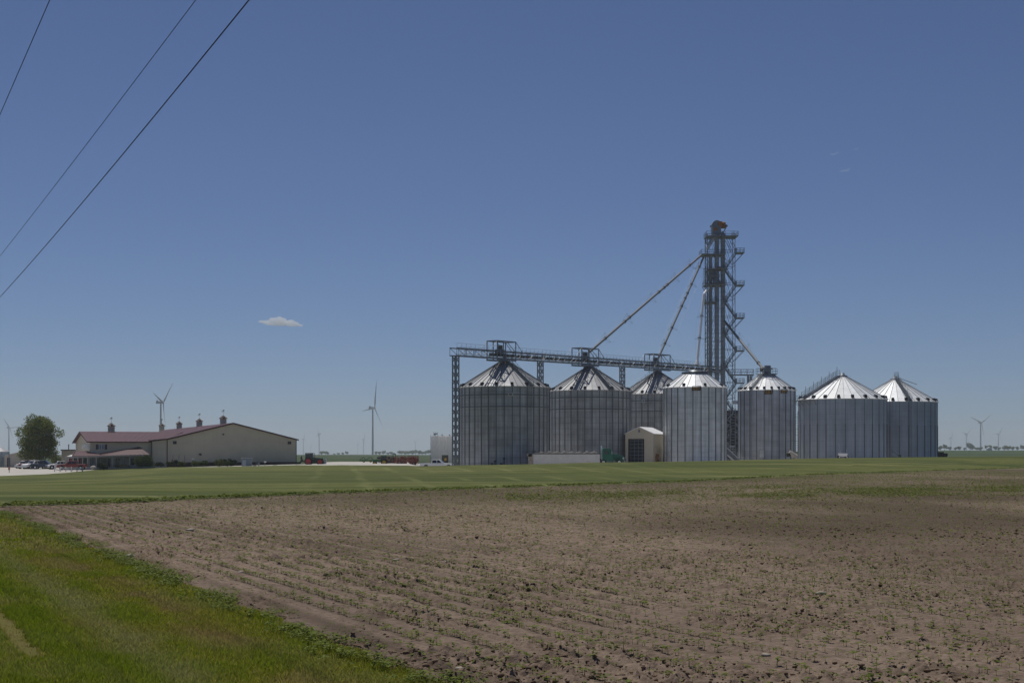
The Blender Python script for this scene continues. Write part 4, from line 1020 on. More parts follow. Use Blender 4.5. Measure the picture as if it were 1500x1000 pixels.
for px, py in ((256, 648), (424, 648.3), (327, 636)):
    t = (px - 750) / F; w = (t * AY - AX) / (math.cos(BR) - t * math.sin(BR)); D = AY + w * math.sin(BR)
    mb = MB(); s_ = .62 if px != 327 else .3; mb.box((w, -.07, z_(CH + (662 - py) * D / F)), (s_ * 1.2, .1, s_)); 
    for k in range(3): mb.box((w, -.13, z_(CH + (662 - py) * D / F) - s_ * .3 + k * s_ * .3), (s_ * 1.1, .04, .06))
    mb.build('gable_vent', M['steel_dk'], fb)
mb = MB(); t = (293 - 750) / F; w = (t * AY - AX) / (math.cos(BR) - t * math.sin(BR)); mb.box((w, -.2, z_(2.15)), (.5, .3, .35)); mb.box((w + .15, -.25, z_(1.95)), (.3, .25, .15)); mb.build('wall_lamp', M['steel_dk'], fb)
# cupolas along the ridge, each with a weather vane
def cupola(x, y, z, s=1.0):
    mb = MB(); w = 1.25 * s; mb.box((0, 0, .35 * s), (w, w, 1.5 * s)); mb.box((0, -w / 2 - .02, .5 * s), (w * .62, .05, .62 * s), 1); mb.box((-w / 2 - .02, 0, .5 * s), (.05, w * .62, .62 * s), 1); mb.box((w / 2 + .02, 0, .5 * s), (.05, w * .62, .62 * s), 1)
    b_ = mb.build('cupola', [M['creamy'], M['tan']], fb, (x, y, z))
    mb = MB(); e = w * .66; h = .75 * s; z0 = 1.1 * s
    mb.add([(-e, -e, z0), (e, -e, z0), (e, e, z0), (-e, e, z0), (0, 0, z0 + h), (-e, -e, z0 - .08), (e, -e, z0 - .08), (e, e, z0 - .08), (-e, e, z0 - .08)],
           [(0, 1, 4), (1, 2, 4), (2, 3, 4), (3, 0, 4), (0, 5, 6, 1), (1, 6, 7, 2), (2, 7, 8, 3), (3, 8, 5, 0), (8, 7, 6, 5)])
    mb.build('cupola_roof', M['maroon_dk'], b_)
    mb = MB(); z1 = z0 + h; mb.tube((0, 0, z1 - .1), (0, 0, z1 + 1.0), .025, n=6); mb.beam((-.35, 0, z1 + .75), (.3, 0, z1 + .75), .05)
    mb.beam((-.28, 0, z1 + .6), (-.28, 0, z1 + .92), .05); mb.beam((0, 0, z1 + .95), (.22, 0, z1 + 1.1), .12, .2); mb.beam((-.12, 0, z1 + .9), (.06, 0, z1 + 1.02), .1, .16)
    mb.build('weather_vane', M['steel_dk'], b_)
def ridge_y(px):      # distance along the ridge where it meets a photo column
    t = (px - 750) / F; p = Vector((AX, AY, 0)) + E1 * WA
    return (t * p.y - p.x) / (E2.x - t * E2.y)
for px in (327, 292, 262.5, 237): cupola(WA, ridge_y(px), zA + .3, 1.0 if px > 240 else 1.05)
# two-storey wing running left, ridge parallel to the front gable
wx0, wy0, wy1 = -12.4, .7, 37.0; wyr = 18.5; zw, zr = z_(4.8), z_(6.98)
mb = MB(); mb.add([(wx0, wy0, -.6), (0, wy0, -.6), (0, wy0, zw), (wx0, wy0, zw), (wx0, wy1, -.6), (wx0, wy1, zw), (wx0, wyr, zr), (0, wy1, -.6), (0, wy1, zw)],
                  [(0, 1, 2, 3), (4, 0, 3, 6, 5), (7, 4, 5, 8)])
mb.build('wing_wall', M['cream'], fb)
roof_slab([(wx0 - .7, wy0 - .6, zw + .02), (1.5, wy0 - .6, zw + .02), (9.3, wyr, zr + .18), (wx0 - .7, wyr, zr + .18)], 'wing_roof')
roof_slab([(wx0 - .7, wy1 + .6, zw + .02), (6, wy1 + .6, zw + .02), (9.3, wyr, zr + .18), (wx0 - .7, wyr, zr + .18)], 'wing_roof')
mb = MB(); mb.beam((wx0 - .72, wy0 - .6, zw - .1), (wx0 - .72, wyr, zr + .05), .06, .28); mb.beam((wx0 - .72, wy1 + .6, zw - .1), (wx0 - .72, wyr, zr + .05), .06, .28)
mb.beam((wx0 - .7, wy0 - .63, zw - .08), (-.5, wy0 - .63, zw - .08), .06, .2); mb.build('wing_trim', M['maroon_dk'], fb)
def south_x(px, y=wy0):
    t = (px - 750) / F; p = Vector((AX, AY, 0)) + E2 * y
    return (t * p.y - p.x) / (E1.x - t * E1.y)
def dep(x, y): return AY + x * E1.y + y * E2.y
def zpy(py, x, y): return z_(CH + (662 - py) * dep(x, y) / F)
cupola(south_x(163, wyr), wyr, zr + .28, 1.05)
def window(x, y, z, w, h, face='s', m='glass_lt', shut=False):
    mb = MB()
    if face == 's':
        mb.box((x, y - .04, z), (w + .16, .06, h + .16)); o = mb.build('window', M['white'], fb)
        mb = MB(); mb.box((x - w / 4 - .01, y - .09, z), (w / 2 - .04, .05, h)); mb.box((x + w / 4 + .01, y - .09, z), (w / 2 - .04, .05, h)); mb.build('pane', M[m], o)
    else:
        mb.box((x - .04, y, z), (.06, w + .2, h + .16)); o = mb.build('window', M['white'], fb)
        mb = MB(); mb.box((x - .09, y, z), (.05, w, h)); mb.build('pane', M[m], o)
zu = zpy(654.3, -8, wy0)
for px in (145.8, 151): window(south_x(px), wy0, zu, .62, .95)
for px in (142, 155.2):
    mb = MB(); mb.box((south_x(px), wy0 - .06, zu), (.42, .07, 1.05)); mb.build('shutter', M['maroon_dk'], fb)
for k in range(5):
    window(wx0, 4.0 + k * 3.6, zu + .1, 1.5, .95, 'w')
mb = MB(); mb.box((wx0 - .05, wyr, zr - .75), (.08, 1.2, .55)); mb.build('gable_vent', M['redm'], fb)
# porch roofs
ye = -3.6
def PW(px, py, y):   # a point over a photo column at a building depth y
    x = south_x(px, y); return Vector((x, y, zpy(py, x, y)))
a_, b_, c_, d_ = PW(150, 667.0, ye), PW(219.5, 665.3, ye), PW(203.5, 654.3, wy0 - .05), PW(146, 663.8, wy0 - .05)
mb = MB(); th = Vector((0, 0, -.18)); mb.add([a_, b_, c_, d_, a_ + th, b_ + th, c_ + th, d_ + th], [(0, 1, 2, 3), (7, 6, 5, 4), (0, 4, 5, 1), (1, 5, 6, 2), (2, 6, 7, 3), (3, 7, 4, 0)])
for i in range(1, 10): mb.beam(a_.lerp(b_, i / 10) + Vector((0, 0, .02)), (d_.lerp(c_, i / 10)) + Vector((0, 0, .02)), .05)
mb.build('porch_roof', M['maroon'], fb)
mb = MB(); mb.beam(b_ + Vector((0, -.03, -.1)), c_ + Vector((.1, 0, -.1)), .1, .3); mb.build('porch_rake', M['maroon_dk'], fb)
e_ = PW(106, 667.6, ye); f_ = PW(151, 667.2, ye); g_ = PW(141, 663.4, wy0 - .05); h_ = PW(128, 660.2, 3.0); i_ = PW(110.5, 660.2, 1.5)
mb = MB(); mb.add([e_, f_, g_, h_, i_] + [p + th for p in (e_, f_, g_, h_, i_)], [(0, 1, 2, 3, 4), (9, 8, 7, 6, 5)] + [(i, (i + 1) % 5, (i + 1) % 5 + 5, i + 5) for i in range(5)])
mb.build('porch_roof', M['maroon'], fb)
j_ = PW(97.5, 668, 4.0); mb = MB(); k_ = PW(108, 664.8, 10); mb.add([e_ + Vector((0, 0, -.02)), k_, j_, e_ + th * 1.2, k_ + th, j_ + th], [(0, 1, 2), (5, 4, 3), (0, 2, 5, 3), (1, 0, 3, 4), (2, 1, 4, 5)]); mb.build('porch_roof', M['offwhite'], fb)
mb = MB(); mb.beam(e_, i_ + Vector((0, 0, .05)), .1, .35); mb.build('porch_rake', M['maroon_dk'], fb)
mb = MB(); mb.beam(e_ + Vector((0, 0, -.2)), b_ + Vector((0, 0, -.2)), .2, .22); mb.build('porch_beam', M['tan'], fb)
for px in (98.5, 107, 114, 121, 128.5, 141, 164.5, 190, 213):
    x = south_x(px, ye + .1 if px > 105 else 4.0); y = ye + .1 if px > 105 else 4.0
    mb = MB(); mb.box((x, y, zpy(667.5, x, y) / 2 - .2), (.24, .24, zpy(667.5, x, y) - .1)); mb.build('porch_post', M['tan'], fb)
# ground floor under the porch: dark glazed doors, timber panels
mb = MB(); mb.box(((wx0 - 5 + 1) / 2, wy0 - .2, .9), (abs(wx0 - 5) + 1, .3, 3.0)); mb.build('porch_wall', M['tan'], fb)
for px, w_, m_ in ((104, .9, 'redm'), (111, 1.0, 'glass'), (117.5, .9, 'redm'), (124.5, 1.1, 'glass'), (134, .8, 'glass_lt'), (147, 2.2, 'glass'), (157, 1.4, 'glass'), (172, .9, 'glass'), (181, .6, 'glass_lt'), (193, 1.0, 'glass')):
    window(south_x(px, wy0 - .35), wy0 - .35, 1.15, w_, 1.9, 's', m_)
mb = MB(); mb.box((-3.0, ye - .1, .35), (6.5, .1, .7)); mb.box((-12, ye + .4, .05), (12, 3.5, .2)); mb.build('porch_deck', M['boxgrey'], fb)
# small flat annex beyond the porch with two flues
an = thing('annex', 'low tan annex with two dark flues behind the porch roof', 'shed', (PX(108, 338), 338, -1))
mb = MB(); mb.box((0, 0, 2.0), (3.9, 6, 4.0)); mb.build('wall', M['tan'], an); mb = MB(); mb.box((.1, 0, 4.1), (4.4, 6.6, .25)); mb.build('roof', M['maroon_dk'], an)
for x in (-1.2, .75): mb = MB(); mb.tube((x, 0, 4.1), (x, 0, 5.4), .11, n=8); mb.tube((x, 0, 5.3), (x, 0, 5.45), .17, n=8); mb.build('flue', M['steel_dk'], an)

# ------------------------------------------------------------------ shed by the bins
sx0, sy0 = PX(916, 290), 290.0; sx1, sy1 = PX(957, 287.9), 287.9
sd = thing('cream_shed', 'small cream metal shed with a big dark doorway and pale bright roof', 'shed', (sx0, sy0, gz(sx0, sy0)), math.atan2(sy1 - sy0, sx1 - sx0))
sw = math.hypot(sx1 - sx0, sy1 - sy0); sL = 10.0; zs = sd.location.z
he = CH + (662 - 635.2) * 289 / F - zs; ha = CH + (662 - 625.6) * 289 / F - zs
dx0, dx1, dh = sw * .12, sw * .665, CH + (662 - 643) * 289 / F - zs
mb = MB(); mid = sw / 2
mb.add([(0, 0, -1), (dx0, 0, -1), (dx0, 0, dh), (dx1, 0, dh), (dx1, 0, -1), (sw, 0, -1), (sw, 0, he), (mid, 0, ha), (0, 0, he)], [(0, 1, 2, 8), (2, 3, 6, 7, 8), (3, 4, 5, 6)])
mb.add([(sw, 0, -1), (sw, sL, -1), (sw, sL, he), (sw, 0, he), (0, 0, -1), (0, sL, -1), (0, sL, he), (0, 0, he), (mid, sL, ha)], [(0, 1, 2, 3), (5, 4, 7, 6), (1, 5, 6, 8, 2)])
mb.build('wall', M['cream'], sd)
for s in (-1, 1):
    mb = MB(); xe = -.25 if s < 0 else sw + .25; a, b_ = Vector((xe, -.25, he + .02)), Vector((mid, -.25, ha + .12)); c_, d_ = Vector((mid, sL + .2, ha + .12)), Vector((xe, sL + .2, he + .02)); t_ = Vector((0, 0, -.1))
    mb.add([a, b_, c_, d_, a + t_, b_ + t_, c_ + t_, d_ + t_], [(0, 1, 2, 3), (7, 6, 5, 4), (0, 4, 5, 1), (1, 5, 6, 2), (2, 6, 7, 3), (3, 7, 4, 0)]); mb.build('roof', M['white'], sd)
mb = MB()
for x in (dx0, dx1): mb.box((x, -.04, dh / 2), (.12, .06, dh))
mb.box(((dx0 + dx1) / 2, -.04, dh), (dx1 - dx0 + .12, .06, .12)); mb.box((sw * .83, -.03, .45), (sw * .33, .05, 1.1)); mb.build('door_trim', M['maroon_dk'], sd)
mb = MB(); mb.box(((dx0 + dx1) / 2, 1.6, dh / 2), (dx1 - dx0 + .6, .08, dh + .4))  # dark sheet added to stand in for the shade inside the doorway
mb.build('doorway_shade_sheet', M['steel_dk'], sd)
mb = MB()
for k in range(8): mb.box(((dx0 + dx1) / 2, .5, dh * (k + .6) / 8), (dx1 - dx0, .1, .1))
for k in range(4): mb.box((dx0 + (dx1 - dx0) * (k + .4) / 4, .42, dh / 2), (.07, .07, dh))
mb.build('shelving', M['steel'], sd)
mb = MB(); mb.tube((sw + .02, 2.4, 2.0), (sw + .35, 2.4, 2.0), .85, n=18); mb.build('exhaust_fan', M['rust'], sd)
mb = MB(); mb.tube((sw + .36, 2.4, 2.0), (sw + .42, 2.4, 2.0), .3, n=12); mb.build('fan_hub', M['tan'], sd)
mb = MB(); mb.box((mid, -.1, ha - .75), (.3, .15, .55)); mb.build('gable_lamp', M['steel'], sd)

# left edge: small grey bin and low tan shed
gb = thing('small_grain_bin', 'small grey bin cut off by the left picture edge', 'grain bin', (PX(-2, 345), 345, -1.1))
mb = MB(); r = 2.5; mb.lathe([(r, -.5), (r, 3.9)], n=30)
for k in range(1, 4): mb.lathe([(r + .01, k - .04), (r + .05, k), (r + .01, k + .04)], n=30)
mb.build('wall', M['galv_wall'], gb); mb = MB(); mb.lathe([(r + .15, 3.85), (.3, 5.2), (.02, 5.35)], n=30, sm=False); mb.build('roof', M['galv_roof_old'], gb)
ls = thing('low_shed', 'low tan shed with a pale sloping roof behind the big tree', 'shed', (PX(6.5, 338), 338, -1.2))
mb = MB(); mb.add([(0, 0, -.3), (7.6, 0, -.3), (7.6, 0, 3.9), (4.3, 0, 3.9), (0, 0, 3.0), (0, 7, -.3), (7.6, 7, -.3), (7.6, 7, 3.9), (4.3, 7, 3.9), (0, 7, 3.0)], [(0, 1, 2, 3, 4), (9, 8, 7, 6, 5), (1, 6, 7, 2), (5, 0, 4, 9)])
mb.build('wall', M['tan'], ls); mb = MB(); mb.add([(-.3, -.4, 2.98), (4.3, -.4, 4.02), (7.8, -.4, 4.02), (7.8, 7.3, 4.02), (4.3, 7.3, 4.02), (-.3, 7.3, 2.98), (-.3, -.4, 2.83), (4.3, -.4, 3.9), (7.8, -.4, 3.9)], [(0, 1, 4, 5), (1, 2, 3, 4), (0, 6, 7, 1), (1, 7, 8, 2)]); mb.build('roof', M['steel_lt'], ls)
mb = MB(); mb.box((1.0, -.05, 1.2), (.7, .06, 2.6)); mb.build('door', M['steel_dk'], ls)

# ------------------------------------------------------------------ vehicles
def wheels(root, xs, yw, r, w, rim='chrome', tyre_w=None):
    first = None
    for x in xs:
        for s in (-1, 1):
            if first is None:
                mb = MB(); mb.lathe([(r * .55, -w / 2), (r * .93, -w / 2), (r, -w * .35), (r, w * .35), (r * .93, w / 2), (r * .55, w / 2)], n=22, axis='Y'); o = mb.build('wheel', M['black'], root, (x, s * yw, r))
                mb = MB(); mb.lathe([(.01, -w * .36), (r * .2, -w * .45), (r * .5, -w * .38), (r * .57, -w * .5), (r * .57, w * .5), (r * .5, w * .38), (r * .2, w * .45), (.01, w * .36)], n=22, axis='Y'); mb.build('rim', M[rim], o); first = o
            else:
                c = copy_tree(first, root); c.location = (x, s * yw, r)
def ground_vehicle(kind, paint, label, px, py, D, rz, L=5.8, cat='pickup truck', rim='chrome', group='vehicles parked on the farmstead', zg=None, dark_bed=True):
    X = PX(px, D); z = zg if zg is not None else gz(X, D)
    root = thing('pickup_truck' if kind == 'pickup' else 'parked_suv', label, cat, (X, D, z), rz, group)
    W = 1.95; s = L / 5.8
    if kind == 'pickup':
        prof = [(-2.9, .5), (-2.9, 1.18), (-.95, 1.2), (-.9, 1.22), (1.05, 1.22), (2.55, 1.12), (2.9, .95), (2.95, .5)]
        cab = [(-1.0, 1.2), (-.85, 1.86), (.35, 1.9), (1.15, 1.22)]
    else:
        prof = [(-2.4, .45), (-2.45, 1.1), (1.0, 1.12), (2.3, 1.0), (2.5, .8), (2.5, .42)]
        cab = [(-2.35, 1.08), (-2.1, 1.68), (.2, 1.72), (1.1, 1.1)]
    mb = MB(); mb.prism([(x * s, z) for x, z in prof], -W / 2, W / 2); mb.build('body', paint, root, bevel=.07)
    n = len(cab); vs = [(x * s, (-W / 2 + .03 + (.16 if z > 1.5 else 0)), z) for x, z in cab] + [(x * s, (W / 2 - .03 - (.16 if z > 1.5 else 0)), z) for x, z in cab]
    mb = MB(); mb.add(vs, [tuple(range(n))[::-1], tuple(range(n, 2 * n))] + [(i, (i + 1) % n, n + (i + 1) % n, n + i) for i in range(n)]); mb.build('cab', paint, root, bevel=.05)
    mb = MB()
    for sy in (-1, 1):
        def q(x, z): return (x * s, sy * (W / 2 - .02 - .16 * (z - 1.2) / .68 + .02), z)
        if kind == 'pickup': wins = [(-.82, -.12), (-.04, .62)]
        else: wins = [(-2.05, -1.1), (-1.0, -.2), (-.1, .6)]
        for (u, v) in wins:
            zt = 1.8 if kind == 'pickup' else 1.62; vt = min(v, .28) if v > .3 else v
            pts = [q(u, 1.27 if kind == 'pickup' else 1.18), q(v + .1 if v > .3 else v, 1.27 if kind == 'pickup' else 1.18), q(vt, zt), q(u + .04, zt)]
            mb.add(pts, [(0, 1, 2, 3)])
    zt = 1.82 if kind == 'pickup' else 1.64
    fx, fb_ = (.46, 1.1) if kind == 'pickup' else (.34, 1.03)
    mb.add([(fb_ * s + .02, -.78, 1.3), (fb_ * s + .02, .78, 1.3), (fx * s + .03, .66, zt), (fx * s + .03, -.66, zt)], [(0, 1, 2, 3)])
    rx = -.97 if kind == 'pickup' else -2.3; mb.add([(rx * s - .03, -.72, 1.32), (rx * s - .03, .72, 1.32), ((rx + .13) * s - .03, .64, zt), ((rx + .13) * s - .03, -.64, zt)], [(3, 2, 1, 0)])
    mb.build('window_glass', M['glass'], root)
    if kind == 'pickup' and dark_bed:
        mb = MB(); mb.box((-1.93 * s, 0, 1.2), (1.75 * s, W - .3, .08)); mb.build('cargo_bed', M['black'], root)
    mb = MB(); mb.box((2.96 * s if kind == 'pickup' else 2.5, 0, .55), (.12, W - .1, .22)); mb.box((-2.95 * s if kind == 'pickup' else -2.46, 0, .55), (.12, W - .1, .2)); mb.build('bumper', M['chrome'], root)
    for sy in (-1, 1): mb = MB(); mb.box((2.88 * s if kind == 'pickup' else 2.42, sy * .72, .88), (.14, .36, .18)); mb.build('headlight', M['white'], root)
    wx = (-1.85 * s, 1.9 * s) if kind == 'pickup' else (-1.5, 1.55)
    mb = MB()
    for x in wx:
        for sy in (-1, 1): mb.lathe([(.02, -.03), (.48, -.03), (.48, .03), (.02, .03)], c=(x, sy * (W / 2 + .0), .47), n=20, axis='Y')
    mb.build('wheel_arch', M['black'], root)
    wheels(root, wx, W / 2 - .08, .41, .28, rim)
    return root
lz = -1.0
ground_vehicle('pickup', M['red'], 'bright red pickup parked nose left in front of the porch', 106, 688, 287, math.pi + .06, 5.8, zg=-1.0)
ground_vehicle('suv', M['white'], 'white SUV parked just left of the red pickup', 86, 686, 298, math.pi + .5, 5, 'suv', zg=-1.0)
ground_vehicle('pickup', M['navy'], 'dark blue pickup parked between a white SUV and silver truck', 65, 686, 303, .12, 5.4, zg=-1.05)
ground_vehicle('pickup', M['silver'], 'silver pickup in the middle of the parked row at far left', 57, 686, 309, -2.5, 5.6, zg=-1.05)
ground_vehicle('pickup', M['white'], 'white pickup seen nose on in the row under the big tree', 50, 686, 306, -2.1, 5.4, zg=-1.05)
ground_vehicle('pickup', M['dred'], 'dark maroon pickup at the left end of the parked row', 42.5, 685, 309, -1.95, 5.4, zg=-1.05)
ground_vehicle('suv', M['offwhite'], 'pale car half hidden at the far left end of the lot', 36, 684, 318, -1.8, 4.6, 'car', zg=-1.05)
wp = ground_vehicle('pickup', M['white'], 'white crew cab pickup facing right in front of the white tanks', 641, 683, 268, -.03, 6.6, zg=-.68)
bk = thing('boulder', 'pale rounded boulder by the porch, right of the red pickup', 'boulder', (PX(136.5, 291), 291, -.95))
bm = bmesh.new(); bmesh.ops.create_icosphere(bm, subdivisions=2, radius=.5)
for v in bm.verts: v.co *= 1 + rnd.uniform(-.1, .1); v.co.x *= 1.5
me = bpy.data.meshes.new('rock'); bm.to_mesh(me); bm.free(); me.materials.append(M['concrete']); o = bpy.data.objects.new('rock', me); COL.objects.link(o); o.parent = bk; o.location.z = .3

# grain trailer, long and tan, with a lumpy tarp
tr = thing('grain_trailer', 'long off white hopper trailer with a lumpy dark tarp in front of the bins', 'trailer', (PX(773, 258), 258, CH - 16.5 * 258 / F - .25))
TL = 105 * 258 / F; zt = CH + (662 - 664.6) * 258 / F - tr.location.z
mb = MB(); mb.box((TL / 2 + .5, 0, zt - .95), (TL - 1.0, 2.5, 1.9)); 
for k in range(14): mb.box((1.2 + k * (TL - 1.6) / 13.4, -1.27, zt - .95), (.06, .05, 1.85))
mb.build('body', M['offwhite'], tr); mb = MB(); mb.box((.55, 0, zt - .9), (.9, 2.4, 1.85)); mb.box((.3, -.2, zt - .2), (.9, 2.0, .5)); mb.build('front_panel', mat('rust_stained_panel', (.42, .34, .27), var=.45, scale=1.6), tr)
mb = MB(); mb.box((TL / 2 + .5, 0, zt + .04), (TL - .9, 2.6, .16)); mb.build('top_rail', M['steel_dk'], tr)
mb = MB(); nt_ = 60; vs = []
for i in range(nt_ + 1):
    x = .9 + (TL - 1.4) * i / nt_; h = .32 + .16 * math.sin(i * .9) + rnd.uniform(-.08, .08)
    for j in range(5): y = -1.2 + .6 * j; vs.append((x, y, zt + .1 + max(.03, h * (1 - (y / 1.35) ** 2))))
fs = [(i * 5 + j, i * 5 + j + 1, (i + 1) * 5 + j + 1, (i + 1) * 5 + j) for i in range(nt_) for j in range(4)]
mb.add(vs, fs); mb.build('tarp', mat('dark_tarp', (.10, .095, .09), var=.6, scale=2.5, rough=.8), tr)
wheels(tr, (1.8, 3.0, TL - 3.2, TL - 2.0), 1.05, .5, .3, 'steel_lt')
# green semi tractor with hood to the right
st = thing('semi_truck', 'teal green conventional semi truck coupled to the long pale trailer', 'semi truck', (PX(879, 258), 258, tr.location.z), 0)
mb = MB(); mb.box((.3, 0, .95), (2.6, 1.0, .3)); mb.box((3.0, 0, .95), (3.2, 1.0, .3)); mb.build('chassis', M['black'], st)
mb = MB(); q = [(.35, .7), (.35, 2.75), (.6, 3.0), (1.75, 2.98), (2.2, 2.25), (2.35, .7)]; mb.prism(q, -1.15, 1.15); mb.build('cab', M['green'], st, bevel=.08)
mb = MB(); q = [(2.2, .8), (2.2, 2.05), (3.9, 1.72), (4.25, 1.5), (4.3, .6), (3.9, .6)]; mb.prism(q, -.75, .75); mb.build('hood', M['green'], st, bevel=.08)
mb = MB()
for s in (-1, 1): mb.lathe([(.5, -.2), (.62, -.2), (.62, .2), (.5, .2)], c=(3.35, s * .95, .6), n=18, axis='Y'); mb.box((3.4, s * .95, 1.2), (1.3, .4, .08))
mb.build('fender', M['green'], st)
mb = MB()
for s in (-1, 1): mb.quad((.7, s * 1.17, 1.95), (1.55, s * 1.17, 1.95), (1.4, s * 1.17, 2.6), (.75, s * 1.17, 2.6))
mb.quad((2.27, -1.0, 2.1), (2.27, 1.0, 2.1), (1.85, .95, 2.85), (1.85, -.95, 2.85)); mb.build('window_glass', M['glass'], st)
mb = MB()
for s in (-1, 1): mb.tube((.25, s * 1.05, .8), (.25, s * 1.05, 3.5), .08, n=10)
mb.build('exhaust_stack', M['chrome'], st); mb = MB(); mb.box((4.32, 0, 1.05), (.06, 1.1, .75)); mb.build('grille', M['chrome'], st)
mb = MB(); mb.box((4.38, 0, .5), (.15, 2.2, .3)); mb.build('bumper', M['chrome'], st)
for s in (-1, 1): mb = MB(); mb.box((4.1, s * .9, 1.2), (.2, .3, .25)); mb.build('headlight', M['white'], st)
for s in (-1, 1): mb = MB(); mb.box((2.05, s * 1.45, 2.2), (.1, .1, .6)); mb.beam((2.1, s * 1.1, 2.3), (2.05, s * 1.45, 2.3), .04); mb.build('mirror', M['chrome'], st)
wheels(st, (-.6, .55, 3.4), 1.0, .5, .32, 'steel_lt')

M['rimred'] = mat('red_rim_paint', (.38, .02, .025), rough=.45)
# big dark tractor with red wheels beside the building
tg = gz(PX(457, 292), 292); tD = 292
tt = thing('tractor', 'large dark green tractor with big red wheels right of the farm building', 'tractor', (PX(459, tD), tD, CH + (662 - 681) * tD / F), .03)
mb = MB(); mb.box((1.0, 0, 1.35), (2.9, .9, .9)); mb.prism([(-.2, 1.0), (-.2, 1.95), (2.0, 1.8), (2.5, 1.55), (2.55, .95)], -.48, .48); mb.build('hood', M['dgreen'], tt, bevel=.06)
mb = MB(); mb.prism([(-1.75, 1.2), (-1.9, 2.85), (-.2, 2.9), (.1, 1.6), (.1, 1.2)], -.8, .8); mb.build('cab', M['glass'], tt)
mb = MB(); mb.box((-.9, 0, 2.98), (2.0, 1.75, .16)); [mb.beam((x, y, 1.3), (x2, y, 2.95), .09) for x, x2 in ((-1.8, -1.92), (-.75, -.75), (.12, -.18)) for y in (-.82, .82)]; mb.build('cab_frame', M['steel_dk'], tt)
mb = MB(); [mb.box((-1.1, s * 1.0, 1.75), (1.7, .6, .1)) for s in (-1, 1)]; mb.box((.3, 0, .8), (3.4, .6, .6)); mb.build('fender', M['dgreen'], tt)
mb = MB(); mb.tube((.4, -.55, 1.7), (.4, -.55, 3.0), .07, n=8); mb.build('exhaust_stack', M['steel_dk'], tt)
for (x, r, w, n_) in ((-1.15, .95, .62, 1), (1.75, .8, .55, 1)):
    for s in (-1, 1):
        mb = MB(); mb.lathe([(r * .7, -w / 2), (r * .94, -w / 2), (r, -w * .3), (r, w * .3), (r * .94, w / 2), (r * .6, w / 2)], n=26, axis='Y')
        for i in range(22):
            a = 2 * math.pi * i / 22; mb.beam((r * 1.0 * math.cos(a), -w / 2, r * math.sin(a)), (r * 1.0 * math.cos(a + .15), 0, r * math.sin(a + .15)), .06); mb.beam((r * 1.0 * math.cos(a + .15), 0, r * math.sin(a + .15)), (r * 1.0 * math.cos(a), w / 2, r * math.sin(a)), .06)
        o = mb.build('wheel', M['black'], tt, (x, s * 1.05, r)); mb = MB()
        mb.lathe([(.01, -w * .4), (r * .25, -w * .42), (r * .5, -w * .36), (r * .76, -w * .52), (r * .76, w * .52), (r * .5, w * .36), (r * .25, w * .42), (.01, w * .4)], n=26, axis='Y'); mb.build('rim', M['rimred'], o)
mb = MB(); mb.box((-2.7, 0, .9), (1.2, 2.2, .25)); mb.box((-2.9, -.3, 1.5), (.3, .3, 1.6)); [mb.beam((-2.4, y, .9), (-3.2, y, 1.9), .1) for y in (-1, 0, 1)]; mb.box((-2.8, -1, 1.25), (.5, .3, .3)); mb.build('rear_implement', M['steel_dk'], tt)
mb = MB(); mb.prism([(2.6, .3), (3.1, .35), (3.3, 1.2), (3.1, 1.7), (2.9, 1.2)], -1.2, 1.2); mb.build('front_blade', M['boxgrey'], tt)

tt.scale = (.82, .82, .82)
# green tractor with yellow rims
gt = thing('tractor', 'small farm green tractor with yellow wheels left of the red implements', 'tractor', (PX(557, 296), 296, CH + (662 - 681.3) * 296 / F), math.pi)
mb = MB(); mb.prism([(-.3, .9), (-.3, 1.6), (1.5, 1.45), (1.8, 1.3), (1.85, .8)], -.38, .38); mb.build('hood', M['fgreen'], gt, bevel=.05)
mb = MB(); mb.prism([(-1.5, 1.0), (-1.6, 2.2), (-.4, 2.25), (-.2, 1.3), (-.2, 1.0)], -.7, .7); mb.build('cab', M['glass'], gt); mb = MB(); mb.box((-1.0, 0, 2.32), (1.5, 1.55, .14)); mb.build('cab_roof', M['fgreen'], gt)
for (x, r, w) in ((-1.0, .75, .45), (1.3, .5, .32)):
    for s in (-1, 1):
        mb = MB(); mb.lathe([(r * .6, -w / 2), (r, -w * .4), (r, w * .4), (r * .6, w / 2)], n=22, axis='Y'); o = mb.build('wheel', M['black'], gt, (x, s * .85, r)); mb = MB(); mb.lathe([(.01, -w * .4), (r * .62, -w * .5), (r * .62, w * .5), (.01, w * .4)], n=22, axis='Y'); mb.build('rim', M['yellow'], o)

gt.scale = (.85, .85, .85)
